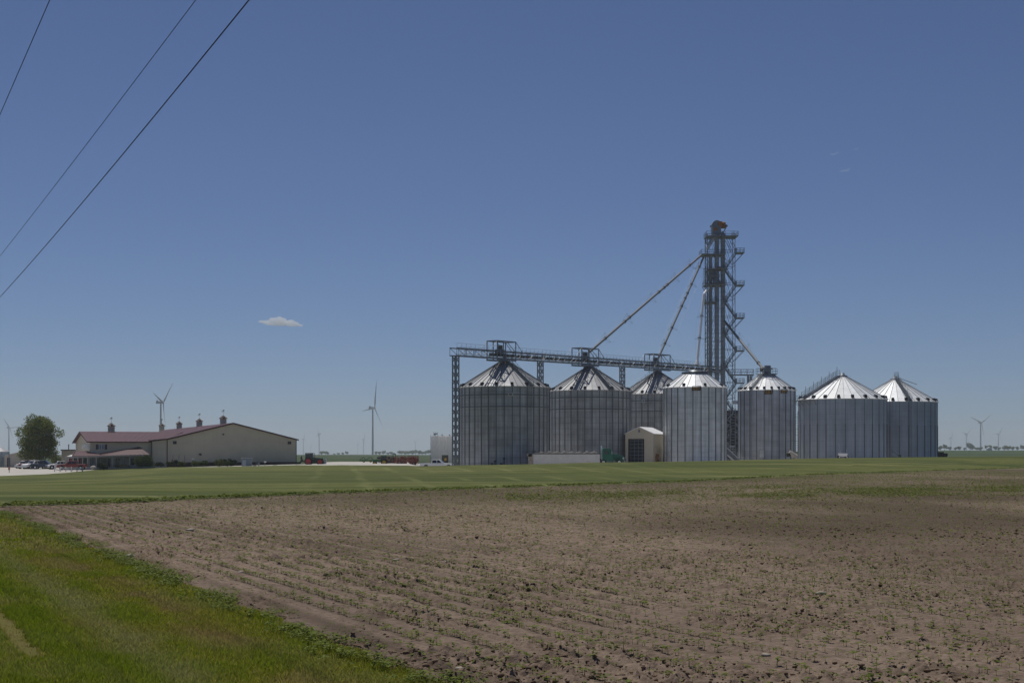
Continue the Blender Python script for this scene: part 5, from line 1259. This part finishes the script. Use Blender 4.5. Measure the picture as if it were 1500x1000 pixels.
# folded tillage implements
def implement(px0, px1, top, D, m, label, seed, base=681.5, dens=70, frame=None):
    rr = random.Random(seed); x0, x1 = PX(px0, D), PX(px1, D); zb = CH + (662 - base) * D / F; root = thing('tillage_implement', label, 'farm implement', ((x0 + x1) / 2, D, zb), 0, 'folded farm implements parked on the gravel')
    L = x1 - x0; H = CH + (662 - top) * D / F - zb; mb = MB()
    for y in (-1.1, 1.1):
        mb.beam((-L / 2, y, .75), (L / 2, y, .75), .16)
        mb.beam((-L / 2, y, .75), (-L / 2 - .0, y, H * .5), .1)
    for i in range(6): x = -L / 2 + L * i / 5; mb.beam((x, -1.1, .75), (x, 1.1, .75), .12)
    mb.build('main_frame', m, root)
    for s in (-1, 1):                      # folded wings stand upright
        mb = MB()
        for i in range(9): x = -L / 2 + .1 + (L - .2) * i / 8 + rr.uniform(-.06, .06); mb.beam((x, s * 1.2, .8), (x, s * 1.2 + rr.uniform(-.1, .1), H * rr.uniform(.8, 1.0)), .08)
        for k in range(4): z = .95 + (H - 1.05) * k / 3; mb.beam((-L / 2 + .1, s * 1.2, z), (L / 2 - .1, s * 1.2, z), .09)
        mb.build('wing_frame', m, root)
    mb = MB()
    for i in range(dens):
        x = rr.uniform(-L / 2 + .1, L / 2 - .1); z = rr.uniform(.5, H * .95); y = rr.choice((-1.35, 1.35)) + rr.uniform(-.15, .15); a = rr.uniform(-.4, .4)
        mb.beam((x, y, z), (x + a, y, z - .28), .06); mb.beam((x + a, y, z - .28), (x + a * .4, y, z - .45), .05)
        if i % 5 == 0: mb.lathe([(.01, -.03), (.24, -.02), (.24, .02), (.01, .03)], c=(x, y, z - .2), n=12, axis='Y')
    mb.build('tine_bank', m if frame is None else frame, root)
    wheels(root, (0.25,), .8, .38, .3, 'steel_lt')
    return root
implement(554, 577, 667.5, 303, mat('dark_red_paint', (.15, .03, .028), var=.4, scale=2), 'dark red folded cultivator directly behind the green tractor', 4, frame=M['steel_dk'])
implement(578, 596, 667.5, 297, M['redm'], 'bright red folded tillage tool in the middle of the parked implements', 8, frame=M['redm'])
implement(597, 613, 667, 293, M['redm'], 'bright red folded tillage tool nearest the white pickup', 12, dens=90)
gp = thing('planter', 'narrow green upright farm frame between the red implements', 'farm implement', (PX(577.5, 306), 306, gz(PX(577, 306), 306)))
mb = MB(); [mb.beam((x, 0, 0), (x, 0, 2.1), .14) for x in (-.25, .25)]; [mb.beam((-.4, 0, z), (.4, 0, z), .1) for z in (.6, 1.3, 2.0)]; mb.box((0, .3, .8), (.7, .7, .7)); mb.build('frame', M['fgreen'], gp)
for px, w_, lab in ((531, 1.3, 'low dark green hay tool lying alone on the pale gravel'), (541, 1.6, 'green mower deck just left of the small green tractor')):
    g_ = thing('mower', lab, 'farm implement', (PX(px, 330), 330, gz(PX(px, 330), 330))); mb = MB(); mb.box((0, 0, .45), (w_, 1.1, .35)); mb.beam((-w_ * .6, 0, .5), (w_ * .2, 0, 1.2), .15); mb.beam((w_ * .2, 0, 1.2), (w_ * .7, 0, .4), .15); mb.build('deck', M['fgreen'], g_, bevel=.04)
    wheels(g_, (.3,), .5, .22, .16, 'yellow')

# white storage tanks
for i, px in enumerate((637, 647.6, 658.6)):
    D = 372 + i * .5; X = PX(px, D); zg = .1
    lab = ('leftmost of the three tall white tanks, with pipework on top', 'middle one of the three tall white tanks', 'rightmost of the three tall white tanks, beside the lattice post')[i]
    t_ = thing('storage_tank', lab, 'storage tank', (X, D, zg), 0, 'tall white tanks behind the pickup')
    h = CH + (662 - 639.3) * D / F - zg; r = 1.0; mb = MB(); mb.lathe([(r, -.3), (r, h + .12), (r * .97, h + .2), (r * .25, h + .25), (.02, h + .26)], n=28)
    for k in range(1, 5): mb.lathe([(r + .01, h * k / 5 - .04), (r + .04, h * k / 5), (r + .01, h * k / 5 + .04)], n=28)
    mb.build('shell', M['poly'], t_); mb = MB(); mb.tube((0, 0, h + .2), (0, 0, h + .6), .2, n=10); mb.build('hatch', M['steel_lt'], t_)
    if i == 0:
        mb = MB(); mb.box((.2, 0, h + .75), (1.0, .6, .3)); [mb.beam((x, 0, h + .1), (x, 0, h + 1.25), .06) for x in (-.3, .2, .7)]; mb.tube((-r - .08, 0, 0), (-r - .08, 0, h + .4), .06, n=6); mb.build('pipework', M['steel'], t_)
cb = thing('control_box', 'dark equipment box with a yellow panel behind the white pickup', 'equipment box', (PX(652, 300), 300, .1))
mb = MB(); mb.box((0, 0, .95), (1.35, .9, 1.9)); mb.build('cabinet', mat('drab_cabinet', (.06, .06, .05)), cb); mb = MB(); mb.box((.1, -.48, 1.0), (.4, .06, .5)); mb.build('panel', M['yellow'], cb)

# grey transformer enclosure, low boxes and posts before the building
def P0(px, D, z=None): X = PX(px, D); return (X, D, gz(X, D) if z is None else z)
tf = thing('transformer', 'blue grey metal enclosure on the lawn before the building', 'transformer', P0(361.5, 292, CH - 22.3 * 292 / F), .15)
mb = MB(); mb.box((0, 0, .95), (2.1, 1.5, 1.75)); mb.build('cabinet', M['boxgrey'], tf, bevel=.03); mb = MB(); mb.box((0, 0, 1.87), (2.3, 1.7, .1)); mb.build('lid', M['steel_lt'], tf); mb = MB(); mb.box((-.5, -.78, .95), (.7, .06, 1.2)); mb.box((-.3, -.82, .95), (.06, .04, .3)); mb.build('door', M['steel_lt'], tf)
mb = MB(); mb.box((-.2, -.9, .12), (1.4, .5, .25)); mb.build('plinth', M['concrete'], tf)
ml = thing('meter_post', 'grey utility post with crossbar right of the metal enclosure', 'utility post', P0(379, 292, CH - 22 * 292 / F))
mb = MB(); mb.box((0, 0, .5), (.28, .28, 1.0)); mb.box((-.2, 0, .75), (1.0, .15, .12)); mb.build('post', M['steel'], ml)
for px, lab in ((388, 'white topped pipe sticking up by the dark wall base'), (282.5, 'white curved lamp post standing in the shrubs')):
    g_ = thing('vent_pipe' if px > 300 else 'lamp_post', lab, 'pipe' if px > 300 else 'lamp', P0(px, 294, CH - 21.5 * 294 / F)); mb = MB(); h = .95 if px > 300 else 1.5; mb.tube((0, 0, 0), (0, 0, h), .06, n=8); mb.build('pole', M['steel'], g_); mb = MB(); mb.box((.05, 0, h + .08), (.5, .3, .2)); mb.build('cap', M['white'], g_, bevel=.05)
for px, w_, lab in ((373, .7, 'small pale slab just right of the metal enclosure'), (403, .9, 'flat pale stone slab in the lawn edge before the wall'), (438, 1.4, 'row of whitish concrete blocks under the tractor rear'), (458.5, .6, 'whitish block on the gravel between the tractor wheels')):
    D = 289; o = MB(); o.box((0, 0, .12), (w_, .5, .3 if px < 420 else .5), taper=.85); o = o.build('concrete_block', M['concrete'], None, P0(px, D, CH + (662 - 682.8) * D / F)); tag(o, lab, 'concrete block')
# items at the foot of the bins
for px, D, lab, h in ((725, 259, 'short dark valve post at the foot of the leftmost bin, left one', .9), (738.5, 259, 'taller dark valve post at the foot of the leftmost bin, right one', 1.5)):
    g_ = thing('valve_post', lab, 'valve', P0(px, D, CH + (662 - 681) * D / F)); mb = MB(); mb.tube((0, 0, 0), (0, 0, h), .1, n=8); mb.box((0, 0, h * .8), (.4, .3, .3)); mb.box((-.5, 0, .2), (.5, .3, .4)); mb.build('pipe', M['steel_dk'], g_)
ag = thing('portable_hopper', 'small white wheeled hopper with raised struts before the widest bin', 'hopper', P0(1234.5, 287, CH + (662 - 671.5) * 287 / F))
mb = MB(); mb.box((0, 0, .75), (1.5, 1.0, .6), taper=1.15); mb.build('tub', M['white'], ag, bevel=.05)
mb = MB(); [mb.beam((s * .55, 0, 1.0), (s * 1.0 * .9, 0, 1.9), .05) for s in (-1, 1)]; mb.beam((-.3, .2, 1.0), (-.6, 1.0, 3.0), .06); mb.build('strut', M['steel_lt'], ag)
wheels(ag, (-.75, .75), .4, .32, .2, 'steel_lt')
au = thing('auger', 'small dark auger with thin boom at the foot of the rightmost bin', 'auger', P0(1316, 303, CH + (662 - 671) * 303 / F))
mb = MB(); mb.beam((-1.4, 0, 1.6), (0, 0, .6), .07); mb.beam((-1.5, 0, .35), (-.2, 0, .35), .06); mb.box((.3, 0, .45), (.55, .4, .6)); mb.build('frame', M['dgreen'], au)
rt = thing('parked_cart', 'dark farm cart poking out right of the rightmost bin', 'farm cart', P0(1379, 318, CH + (662 - 671) * 318 / F))
mb = MB(); mb.box((0, 0, .8), (2.4, 1.5, .7)); mb.box((-.3, 0, 1.3), (1.4, 1.2, .3)); mb.build('bed', mat('dull_black', (.03, .033, .035)), rt, bevel=.05); wheels(rt, (-.3, .6), .8, .42, .3, 'steel_dk')
# posts with rails at the lot edge
fe = thing('rail_fence', 'pale broken rail fence along the near edge of the gravel lot', 'fence', P0(80, 262, -1.0))
mb = MB(); n = 6; L = PX(121, 262) - PX(80, 262)
for i in range(n): mb = MB(); mb.box((L * i / (n - 1), 0, .45), (.13, .13, 1.0)); mb.build('post', M['boxgrey'] if i in (4, 5) else M['offwhite'], fe)
mb = MB()
for z in (.35, .75): mb.beam((0, 0, z), (L, 0, z), .07)
for i in range(n - 1): mb.beam((L * i / (n - 1), 0, .1 if i % 2 else .75), (L * (i + 1) / (n - 1), 0, .75 if i % 2 else .1), .06)
mb.build('rail', M['offwhite'], fe)
sg = thing('marker_sign', 'small faded pink sign on a post at the left lot entrance', 'sign', P0(13.5, 250, -1.0)); mb = MB(); mb.box((0, 0, .35), (.08, .08, .8)); mb.build('post', M['steel_dk'], sg); mb = MB(); mb.box((0, -.05, .75), (.34, .04, .55)); mb.build('board', mat('faded_pink', (.45, .25, .2)), sg)
lp = thing('utility_pole', 'slim grey pole behind the pink sign at far left', 'pole', P0(13.2, 330, -1.0)); mb = MB(); mb.tube((0, 0, 0), (0, 0, 3.5), .09, n=8); mb.build('shaft', M['steel'], lp)

# ------------------------------------------------------------------ trees and shrubs
m_leaf = leafmat('tree_leaf', (0.06, 0.088, 0.018), (0.26, 0.29, 0.065), (0.14, 0.175, 0.04), trans=0.45)
m_leaf2 = leafmat('shrub_leaf', (0.03, 0.05, 0.014), (0.10, 0.13, 0.035), trans=0.3)
m_leaf3 = leafmat('dark_shrub_leaf', (0.022, 0.03, 0.018), (0.05, 0.06, 0.03), trans=0.25)
m_yshrub = leafmat('yellow_shrub_leaf', (0.06, 0.085, 0.02), (0.15, 0.17, 0.045), trans=0.3)
def crown_mesh(name, blobs, n, size, m, parent, seed=1, shell=.55):
    g = np.random.default_rng(seed); B = np.array(blobs, float); vol = (B[:, 3] * B[:, 4] * B[:, 5]) ** .75; k = g.choice(len(B), n, p=vol / vol.sum())
    d = g.normal(0, 1, (n, 3)); d /= np.linalg.norm(d, axis=1)[:, None]; r = g.uniform(shell, 1.05, n)[:, None] * (1 + .18 * (fbm(d[:, 0] * 3 + k, d[:, 2] * 3, seed, 2)[:, None] - .5) * 2)
    c = B[k, :3] + d * r * B[k, 3:]
    a = g.normal(0, 1, (n, 3)); a /= np.linalg.norm(a, axis=1)[:, None]; b = np.cross(a, g.normal(0, 1, (n, 3))); b /= np.linalg.norm(b, axis=1)[:, None]
    s = size * g.uniform(.5, 1.3, n)[:, None]
    v = np.stack([c - a * s, c + b * s * .55, c + a * s, c - b * s * .55], 1).reshape(-1, 3)
    return npmesh(name, v, quads=np.arange(4 * n).reshape(-1, 4), material=m, parent=parent)
bt = thing('broadleaf_tree', 'large round leafy tree above the parked cars at far left', 'tree', (PX(56, 330), 330, -1.1)); k = 330 / F
g = random.Random(12); bl = []
for i in range(40):
    a = g.uniform(0, 6.28); zz = g.uniform(.05, 1.0); w_ = (1 - max(0, (zz - .45) / .62) ** 2) ** .5 * (.88 + .12 * min(1, zz / .35))
    R = 4.0 * w_ * g.uniform(.35, 1.0); s = g.uniform(1.0, 1.9)
    bl.append((R * math.cos(a) + .2, R * math.sin(a), 2.3 + zz * 9.2, s * 1.05, s * 1.05, s * .8))
for i in range(11):
    a = i * .571; bl.append((3.1 * math.cos(a), 3.1 * math.sin(a), 3.0 + .5 * (i % 3), 1.75, 1.75, 1.3)); bl.append((3.3 * math.cos(a + .3), 3.3 * math.sin(a + .3), 5.6 + .6 * (i % 2), 1.5, 1.5, 1.3))
for i in range(7):
    a = i * .9; bl.append((2.3 * math.cos(a), 2.3 * math.sin(a), 9.2 + .4 * (i % 3), 1.5, 1.5, 1.2))
crown_mesh('crown', bl, 21000, .2, m_leaf, bt, 5, .45)
mb = MB(); mb.tube((0, 0, -.3), (.1, 0, 2.6), .42, .3, n=12)
for i in range(9):
    a = i * .75; L = g.uniform(2.0, 3.6); mb.tube((.1, 0, 2.0 + .15 * i), (L * math.cos(a), L * math.sin(a), 4.2 + .45 * i), .17, .05, n=7)
mb.tube((.1, 0, 2.4), (.3, 0, 10.2), .28, .06, n=8); mb.build('trunk', M['bark'], bt)
def shrub(px, D, w, h, m, label, seed, base=None, n=None, group=None):
    X = PX(px, D); z = base if base is not None else gz(X, D); t = thing('shrub', label, 'shrub', (X, D, z), 0, group)
    g = random.Random(seed); bl = [(g.uniform(-w * .32, w * .32), g.uniform(-w * .25, w * .25), h * g.uniform(.3, .72), w * .26, w * .26, h * .34) for _ in range(9)]
    crown_mesh('foliage', bl, n or int(900 * w * h), .12, m, t, seed, .5); mb = MB(); [mb.tube((0, 0, -.1), (g.uniform(-.4, .4) * w, g.uniform(-.3, .3) * w, h * .6), .05, .02, n=5) for _ in range(4)]; mb.build('stem', M['bark'], t)
zb = CH + (662 - 682.5) * 293 / F
shrub(211.5, 291, 4.4, 2.35, m_leaf2, 'biggest bright green shrub at the right end of the porch', 1, -.35)
shrub(266, 294, 1.5, 1.0, m_yshrub, 'small yellow green shrub left of the white lamp post', 2, zb)
shrub(287, 294, 1.9, 1.05, m_yshrub, 'yellow green shrub beside the white lamp post', 3, zb)
shrub(297, 294, 2.0, 1.15, m_leaf2, 'mid green shrub right of the lamp post by the dark wall base', 4, zb)
shrub(321, 294, 1.9, 1.3, m_yshrub, 'rounded yellow green shrub left of the dark leafed one', 5, zb)
shrub(327, 297, 2.0, 1.5, m_leaf3, 'dark leafed shrub behind a rounded yellow green one', 6, zb)
shrub(334, 294, 1.5, 1.1, m_leaf2, 'small green shrub between two dark ones near the metal enclosure', 7, zb)
shrub(340, 296, 1.9, 1.5, m_leaf3, 'dark shrub nearest the grey metal enclosure', 8, zb)
shrub(256, 296, 1.7, 1.3, m_leaf3, 'dark thin shrub near the left corner of the gable wall', 9, zb + .1, 700)
shrub(247, 296, 1.4, .9, m_yshrub, 'low yellow shrub at the left corner of the gable wall', 10, zb)
shrub(235, 294, 2.2, .8, m_leaf3, 'low dark shrub between the big green shrub and gable corner', 11, zb)
shrub(178, 290, 3.2, .55, m_leaf3, 'low dark hedge strip under the porch roof', 13, -.45)
shrub(152, 289, 1.9, 1.3, m_leaf3, 'dark bush right of the pale boulder by the porch', 14, -.9)
shrub(82, 350, 3.4, 3.0, m_yshrub, 'pale green bush far behind the white SUV', 15, -1.2, 1500)
shrub(95, 352, 2.8, 2.6, m_yshrub, 'pale green bush far behind the red pickup', 16, -1.2, 1500)
for i, (px, h_) in enumerate(((253, 2.4), (262, 2.6), (270, 2.2))):
    t = thing('bare_sapling', ('leftmost', 'middle', 'rightmost')[i] + ' of three thin bare saplings against the gable wall', 'sapling', (PX(px, 296), 296, zb), 0, 'thin saplings along the gable wall'); mb = MB(); g = random.Random(i)
    mb.tube((0, 0, 0), (0, 0, h_), .03, .01, n=5); [mb.tube((0, 0, h_ * f), (g.uniform(-.6, .6), g.uniform(-.3, .3), h_ * f + .6), .015, .008, n=4) for f in (.3, .4, .5, .6, .7, .8)]; mb.build('stem', M['bark'], t)

# far trees, one by one
protos = []
for s in range(4):
    g = random.Random(50 + s); w = (5, 7, 9, 6)[s]; h = (8, 10, 9, 12)[s]
    t = thing('distant_tree', None, 'tree', (0, 0, 0)); bl = [(g.uniform(-w * .35, w * .35), g.uniform(-w * .3, w * .3), h * g.uniform(.3, .8), w * .3, w * .3, h * .2) for _ in range(9)]
    crown_mesh('crown', bl, 420, 1.0, m_leaf, t, 90 + s, .3); mb = MB(); mb.tube((0, 0, -3), (0, 0, h * .55), .35, .15, n=6); mb.build('trunk', M['bark'], t); protos.append(t)
used = [False] * 4
def far_tree(px, D, s, sc_, label, group):
    if not used[s]: t = protos[s]; used[s] = True
    else: t = copy_tree(protos[s])
    X = PX(px, D); t.location = (X, D, gz(X, D) - .3); t.scale = (sc_ * 1.5, sc_ * 1.5, sc_ * 1.05); t.rotation_euler.z = rnd.uniform(0, 6); t['label'] = label; t['group'] = group
LR, GR = 'hazy distant tree in the line right of the rightmost bin', 'distant trees right of the bins'
for i, (px, s, sc_) in enumerate(((1378, 0, .9), (1384, 3, .85), (1391, 0, .8), (1400, 1, .6), (1405, 1, .65), (1413, 0, .6), (1421, 3, 1.15), (1424, 1, .9), (1431, 2, .6), (1437, 0, .75), (1446, 3, .8), (1450, 1, .8), (1458, 0, .9), (1464, 0, .7), (1472, 1, .9), (1477, 2, .8), (1484, 0, .8), (1490, 1, .7), (1497, 3, .85), (1503, 1, .9), (1512, 2, .9), (1530, 3, .8))):
    far_tree(px, 2300 + (i * 137) % 500, s, sc_ * 1.05, LR, GR)
LM, GM = 'hazy distant tree on the horizon between the farm building and white tanks', 'distant trees on the middle horizon'
for i, (px, s, sc_) in enumerate(((471, 0, .75), (477, 2, .75), (480, 1, .5), (490, 2, .35), (496, 2, .4), (502, 1, .45), (508, 3, .6), (551, 0, .9), (556, 1, .6), (562, 3, .7), (568, 1, .5), (573, 1, .55), (577, 0, .5), (588, 2, .9), (593, 1, .8), (598, 2, .8), (604, 1, .85), (609, 3, .85), (614, 1, .75), (619, 2, .7), (624, 1, .8), (629, 3, .95), (1368, 1, .5))):
    far_tree(px, 2500 + (i * 171) % 600, s, sc_ * 1.1, LM if px < 700 else LR, GM if px < 700 else GR)
fh = thing('distant_farmhouse', 'tiny white farm roof among the far trees at right', 'house', (PX(1449, 2200), 2200, gz(PX(1449, 2200), 2200))); mb = MB(); mb.box((0, 0, 1.5), (7, 6, 4)); mb.build('wall', M['tan'], fh); mb = MB(); mb.prism([(-3.8, 3.4), (3.8, 3.4), (0, 5.2)], -3.2, 3.2); mb.build('roof', M['white'], fh)

# ------------------------------------------------------------------ wind turbines
def turbine(px, hub, D, R, th, k, label, flip=1, base_r=2.1, group='wind turbines on the horizon'):
    """hub at photo row hub; th: clockwise angles of the blades from straight up; k: how far the rotor turns to face the camera (0 edge on, 1 face on)"""
    X = PX(px, D); zg = gz(X, D) - 2; zh = CH + (662 - hub) * D / F - zg; root = thing('wind_turbine', label, 'wind turbine', (X, D, zg), 0, group)
    if D > 3500: base_r *= 1.15
    mb = MB(); mb.tube((0, 0, 0), (0, 0, zh - 1.5), base_r, base_r * .6, n=14); mb.build('tower', M['turb'], root)
    yaw = math.acos(k); ax = Vector((math.sin(yaw) * flip, -math.cos(yaw), 0)); s_ = Vector((ax.y * -1, ax.x, 0)); s_ = s_ if s_.x > 0 else -s_   # rotor axis, sideways vector
    hubp = Vector((0, 0, zh)) + ax * 4.5; mb = MB(); mb.beam(Vector((0, 0, zh + .3)) - ax * 8, Vector((0, 0, zh + .3)) + ax * 3, 3.6, 3.8); mb.beam(Vector((0, 0, zh + 3)) - ax * 7.5, Vector((0, 0, zh + 3)) - ax * 5, 2, 2.2); mb.build('nacelle', M['turb'], root)
    mb = MB(); mb.tube(hubp - ax * 1.5, hubp + ax * 1.8, 1.7, .8, n=12); mb.build('rotor_hub', M['turb'], root)
    for a in th:
        a = math.radians(a); d = s_ * math.sin(a) + Vector((0, 0, math.cos(a))); w = d.cross(ax); mb = MB(); N = 7; vs = []
        for i in range(N):
            f = i / (N - 1); c = hubp + d * (1.2 + (R - 1.2) * f) + ax * (2.2 * f * f); ch = (2.0, 3.6, 3.0, 2.3, 1.7, 1.1, .35)[i] * .52; tk = (1.0, .7, .45, .32, .22, .14, .06)[i]
            u = (w * .9 + ax * .45).normalized(); v_ = d.cross(u)
            vs += [c + u * ch, c + v_ * tk, c - u * ch * .8, c - v_ * tk]
        fs = [(4 * i + j, 4 * i + (j + 1) % 4, 4 * i + 4 + (j + 1) % 4, 4 * i + 4 + j) for i in range(N - 1) for j in range(4)] + [(0, 1, 2, 3)]
        mb.add(vs, fs, sm=True); mb.build('blade', M['turb'], root)
turbine(235.5, 589.5, 2450, 50, (171, 46, 288), .16, 'big wind turbine rising behind the farm building roof')
turbine(546, 597.5, 2800, 54, (4, 141, 262), .42, 'big wind turbine standing alone between farm building and tanks')
turbine(13, 626.5, 4300, 38, (322, 162, 82), .6, 'wind turbine left of the big leafy tree')
turbine(1436.5, 619, 4100, 45, (293, 52, 170), .95, 'clearest wind turbine right of the bins, blades spread wide')
turbine(467.5, 635.5, 6500, 50, (3, 130, 255), .3, 'small wind turbine just right of the dark tractor', -1)
turbine(444.5, 643, 8000, 46, (2, 122, 242), .4, 'faint small wind turbine just left of another above the tractor')
turbine(532.5, 643.5, 8000, 46, (3, 150, 240), .3, 'small wind turbine just left of the lone big one')
turbine(524, 650.5, 10500, 42, (2, 122, 242), .3, 'tiny faint wind turbine second left of the lone big one')
turbine(608.5, 647, 9500, 44, (60, 180, 300), .7, 'faint wind turbine above the trees left of the white tanks')
turbine(455, 654.5, 11500, 40, (20, 140, 260), .4, 'tiniest wind turbine between the two above the tractor')
turbine(1415.5, 636, 6500, 44, (285, 45, 165), .8, 'small wind turbine just left of the clearest one at right')
turbine(1393, 641, 7500, 44, (255, 15, 135), .8, 'small wind turbine nearest the rightmost bin')
turbine(1462.5, 636, 6500, 48, (272, 32, 152), .85, 'small wind turbine right of the clearest one')

# ------------------------------------------------------------------ power lines overhead
def wire(p0, p1, z0, r, label, sagk):
    """p0,p1: photo points the wire passes; it hangs in a long shallow curve between far away poles"""
    (xa, ya), (xb, yb) = p0, p1; Da = (z0[0] - CH) * F / (662 - ya); Db = (z0[1] - CH) * F / (662 - yb); A = Vector((PX(xa, Da), Da, z0[0])); Bp = Vector((PX(xb, Db), Db, z0[1]))
    d = Bp - A; n = 60; pts = []
    for i in range(n + 1):
        f = -1.6 + 5.4 * i / n; p = A + d * f; p.z = A.z + d.z * f + sagk * ((f - .5) ** 2 - .25) * (d.length / 40) ** 2; pts.append(p)
    mb = MB()
    for a, b_ in zip(pts[:-1], pts[1:]): mb.tube(a, b_, r, n=6, cap=False)
    o = mb.build('power_line', M['wire']); tag(o, label, 'power line', 'power lines crossing the sky at top left')
wire((365, 0), (0, 435), (9.0, 8.2), .0105, 'thickest and lowest power line crossing the top left sky', .5)
wire((287, 0), (0, 375), (9.8, 9.2), .0068, 'thin middle power line crossing the top left sky', .3)
wire((73, 0), (0, 168), (10.0, 9.6), .0075, 'short power line in the very top left corner', .1)

# ------------------------------------------------------------------ cloud
m_cloud = bpy.data.materials.new('cloud_vapour'); m_cloud.use_nodes = True; nt = m_cloud.node_tree; nt.nodes.remove(nt.nodes['Principled BSDF'])
pv = nt.nodes.new('ShaderNodeVolumePrincipled'); pv.inputs['Color'].default_value = (1, 1, 1, 1); pv.inputs['Density'].default_value = .016; pv.inputs['Anisotropy'].default_value = 0.2
nt.links.new(pv.outputs[0], nt.nodes['Material Output'].inputs['Volume'])
def cloud(pts, D, name, label, dens, vox):
    bm = bmesh.new(); g = random.Random(3); c0 = P(pts[0][0], pts[0][1], D)
    for (px, py, rx, rz) in pts:
        p = P(px, py, D); n0 = len(bm.verts); r = bmesh.ops.create_icosphere(bm, subdivisions=3, radius=1.0)
        k = D / F
        for v in r['verts']:
            nn = 1 + .22 * math.sin(v.co.x * 4 + px) * math.sin(v.co.z * 5 + py) + g.uniform(-.04, .04)
            v.co = Vector((v.co.x * rx * k * nn, v.co.y * rx * k * .8, v.co.z * rz * k * nn)) + (p - c0)
    me = bpy.data.meshes.new(name); bm.to_mesh(me); bm.free(); m = m_cloud.copy(); m.node_tree.nodes['Principled Volume'].inputs['Density'].default_value = dens; me.materials.append(m)
    o = bpy.data.objects.new(name, me); COL.objects.link(o); o.location = c0; md = o.modifiers.new('merge', 'REMESH'); md.mode = 'VOXEL'; md.voxel_size = vox; tag(o, label, None, None, 'stuff'); return o
cloud([(384, 471, 6, 2.2), (392, 471.5, 8, 3.4), (401, 468.8, 8, 4.4), (411, 468.5, 9, 4.6), (414, 472, 12, 4.2), (424, 472, 9, 3.8), (431, 474, 8, 3.2), (439, 476.5, 5.5, 1.9), (398, 474.5, 10, 2.4), (410, 475, 12, 2.4), (427, 476.5, 9, 1.8)], 8000, 'cloud', 'single small white cloud low in the left sky', .03, 2.4)
cloud([(1220, 226, 5, 1.4), (1226, 224, 3.5, 1.2)], 8000, 'faint_cloud', 'faint wisp of cloud high in the right sky, upper left of three', .0045, 3)
cloud([(1238, 250, 6, 1.6), (1243, 247.5, 3, 1.4), (1233, 251, 4, 1.4)], 8000, 'faint_cloud', 'faint wisp of cloud high in the right sky, lowest of three', .0045, 3)
cloud([(1254, 218.5, 3.5, 1.2), (1258, 217, 1.5, 1.5)], 8000, 'faint_cloud', 'faint wisp of cloud high in the right sky, upper right of three', .003, 3)

# ------------------------------------------------------------------ haze
m_haze = bpy.data.materials.new('haze_air'); m_haze.use_nodes = True; nt = m_haze.node_tree; nt.nodes.remove(nt.nodes['Principled BSDF'])
pv = nt.nodes.new('ShaderNodeVolumePrincipled'); pv.inputs['Color'].default_value = (0.86, 0.93, 1.0, 1); pv.inputs['Density'].default_value = HAZE; pv.inputs['Anisotropy'].default_value = 0.35
nt.links.new(pv.outputs[0], nt.nodes['Material Output'].inputs['Volume'])
mb = MB(); mb.box((0, 7100, 73), (27000, 15200, 206)); hz = mb.build('haze', m_haze); tag(hz, None, None, None, 'stuff')
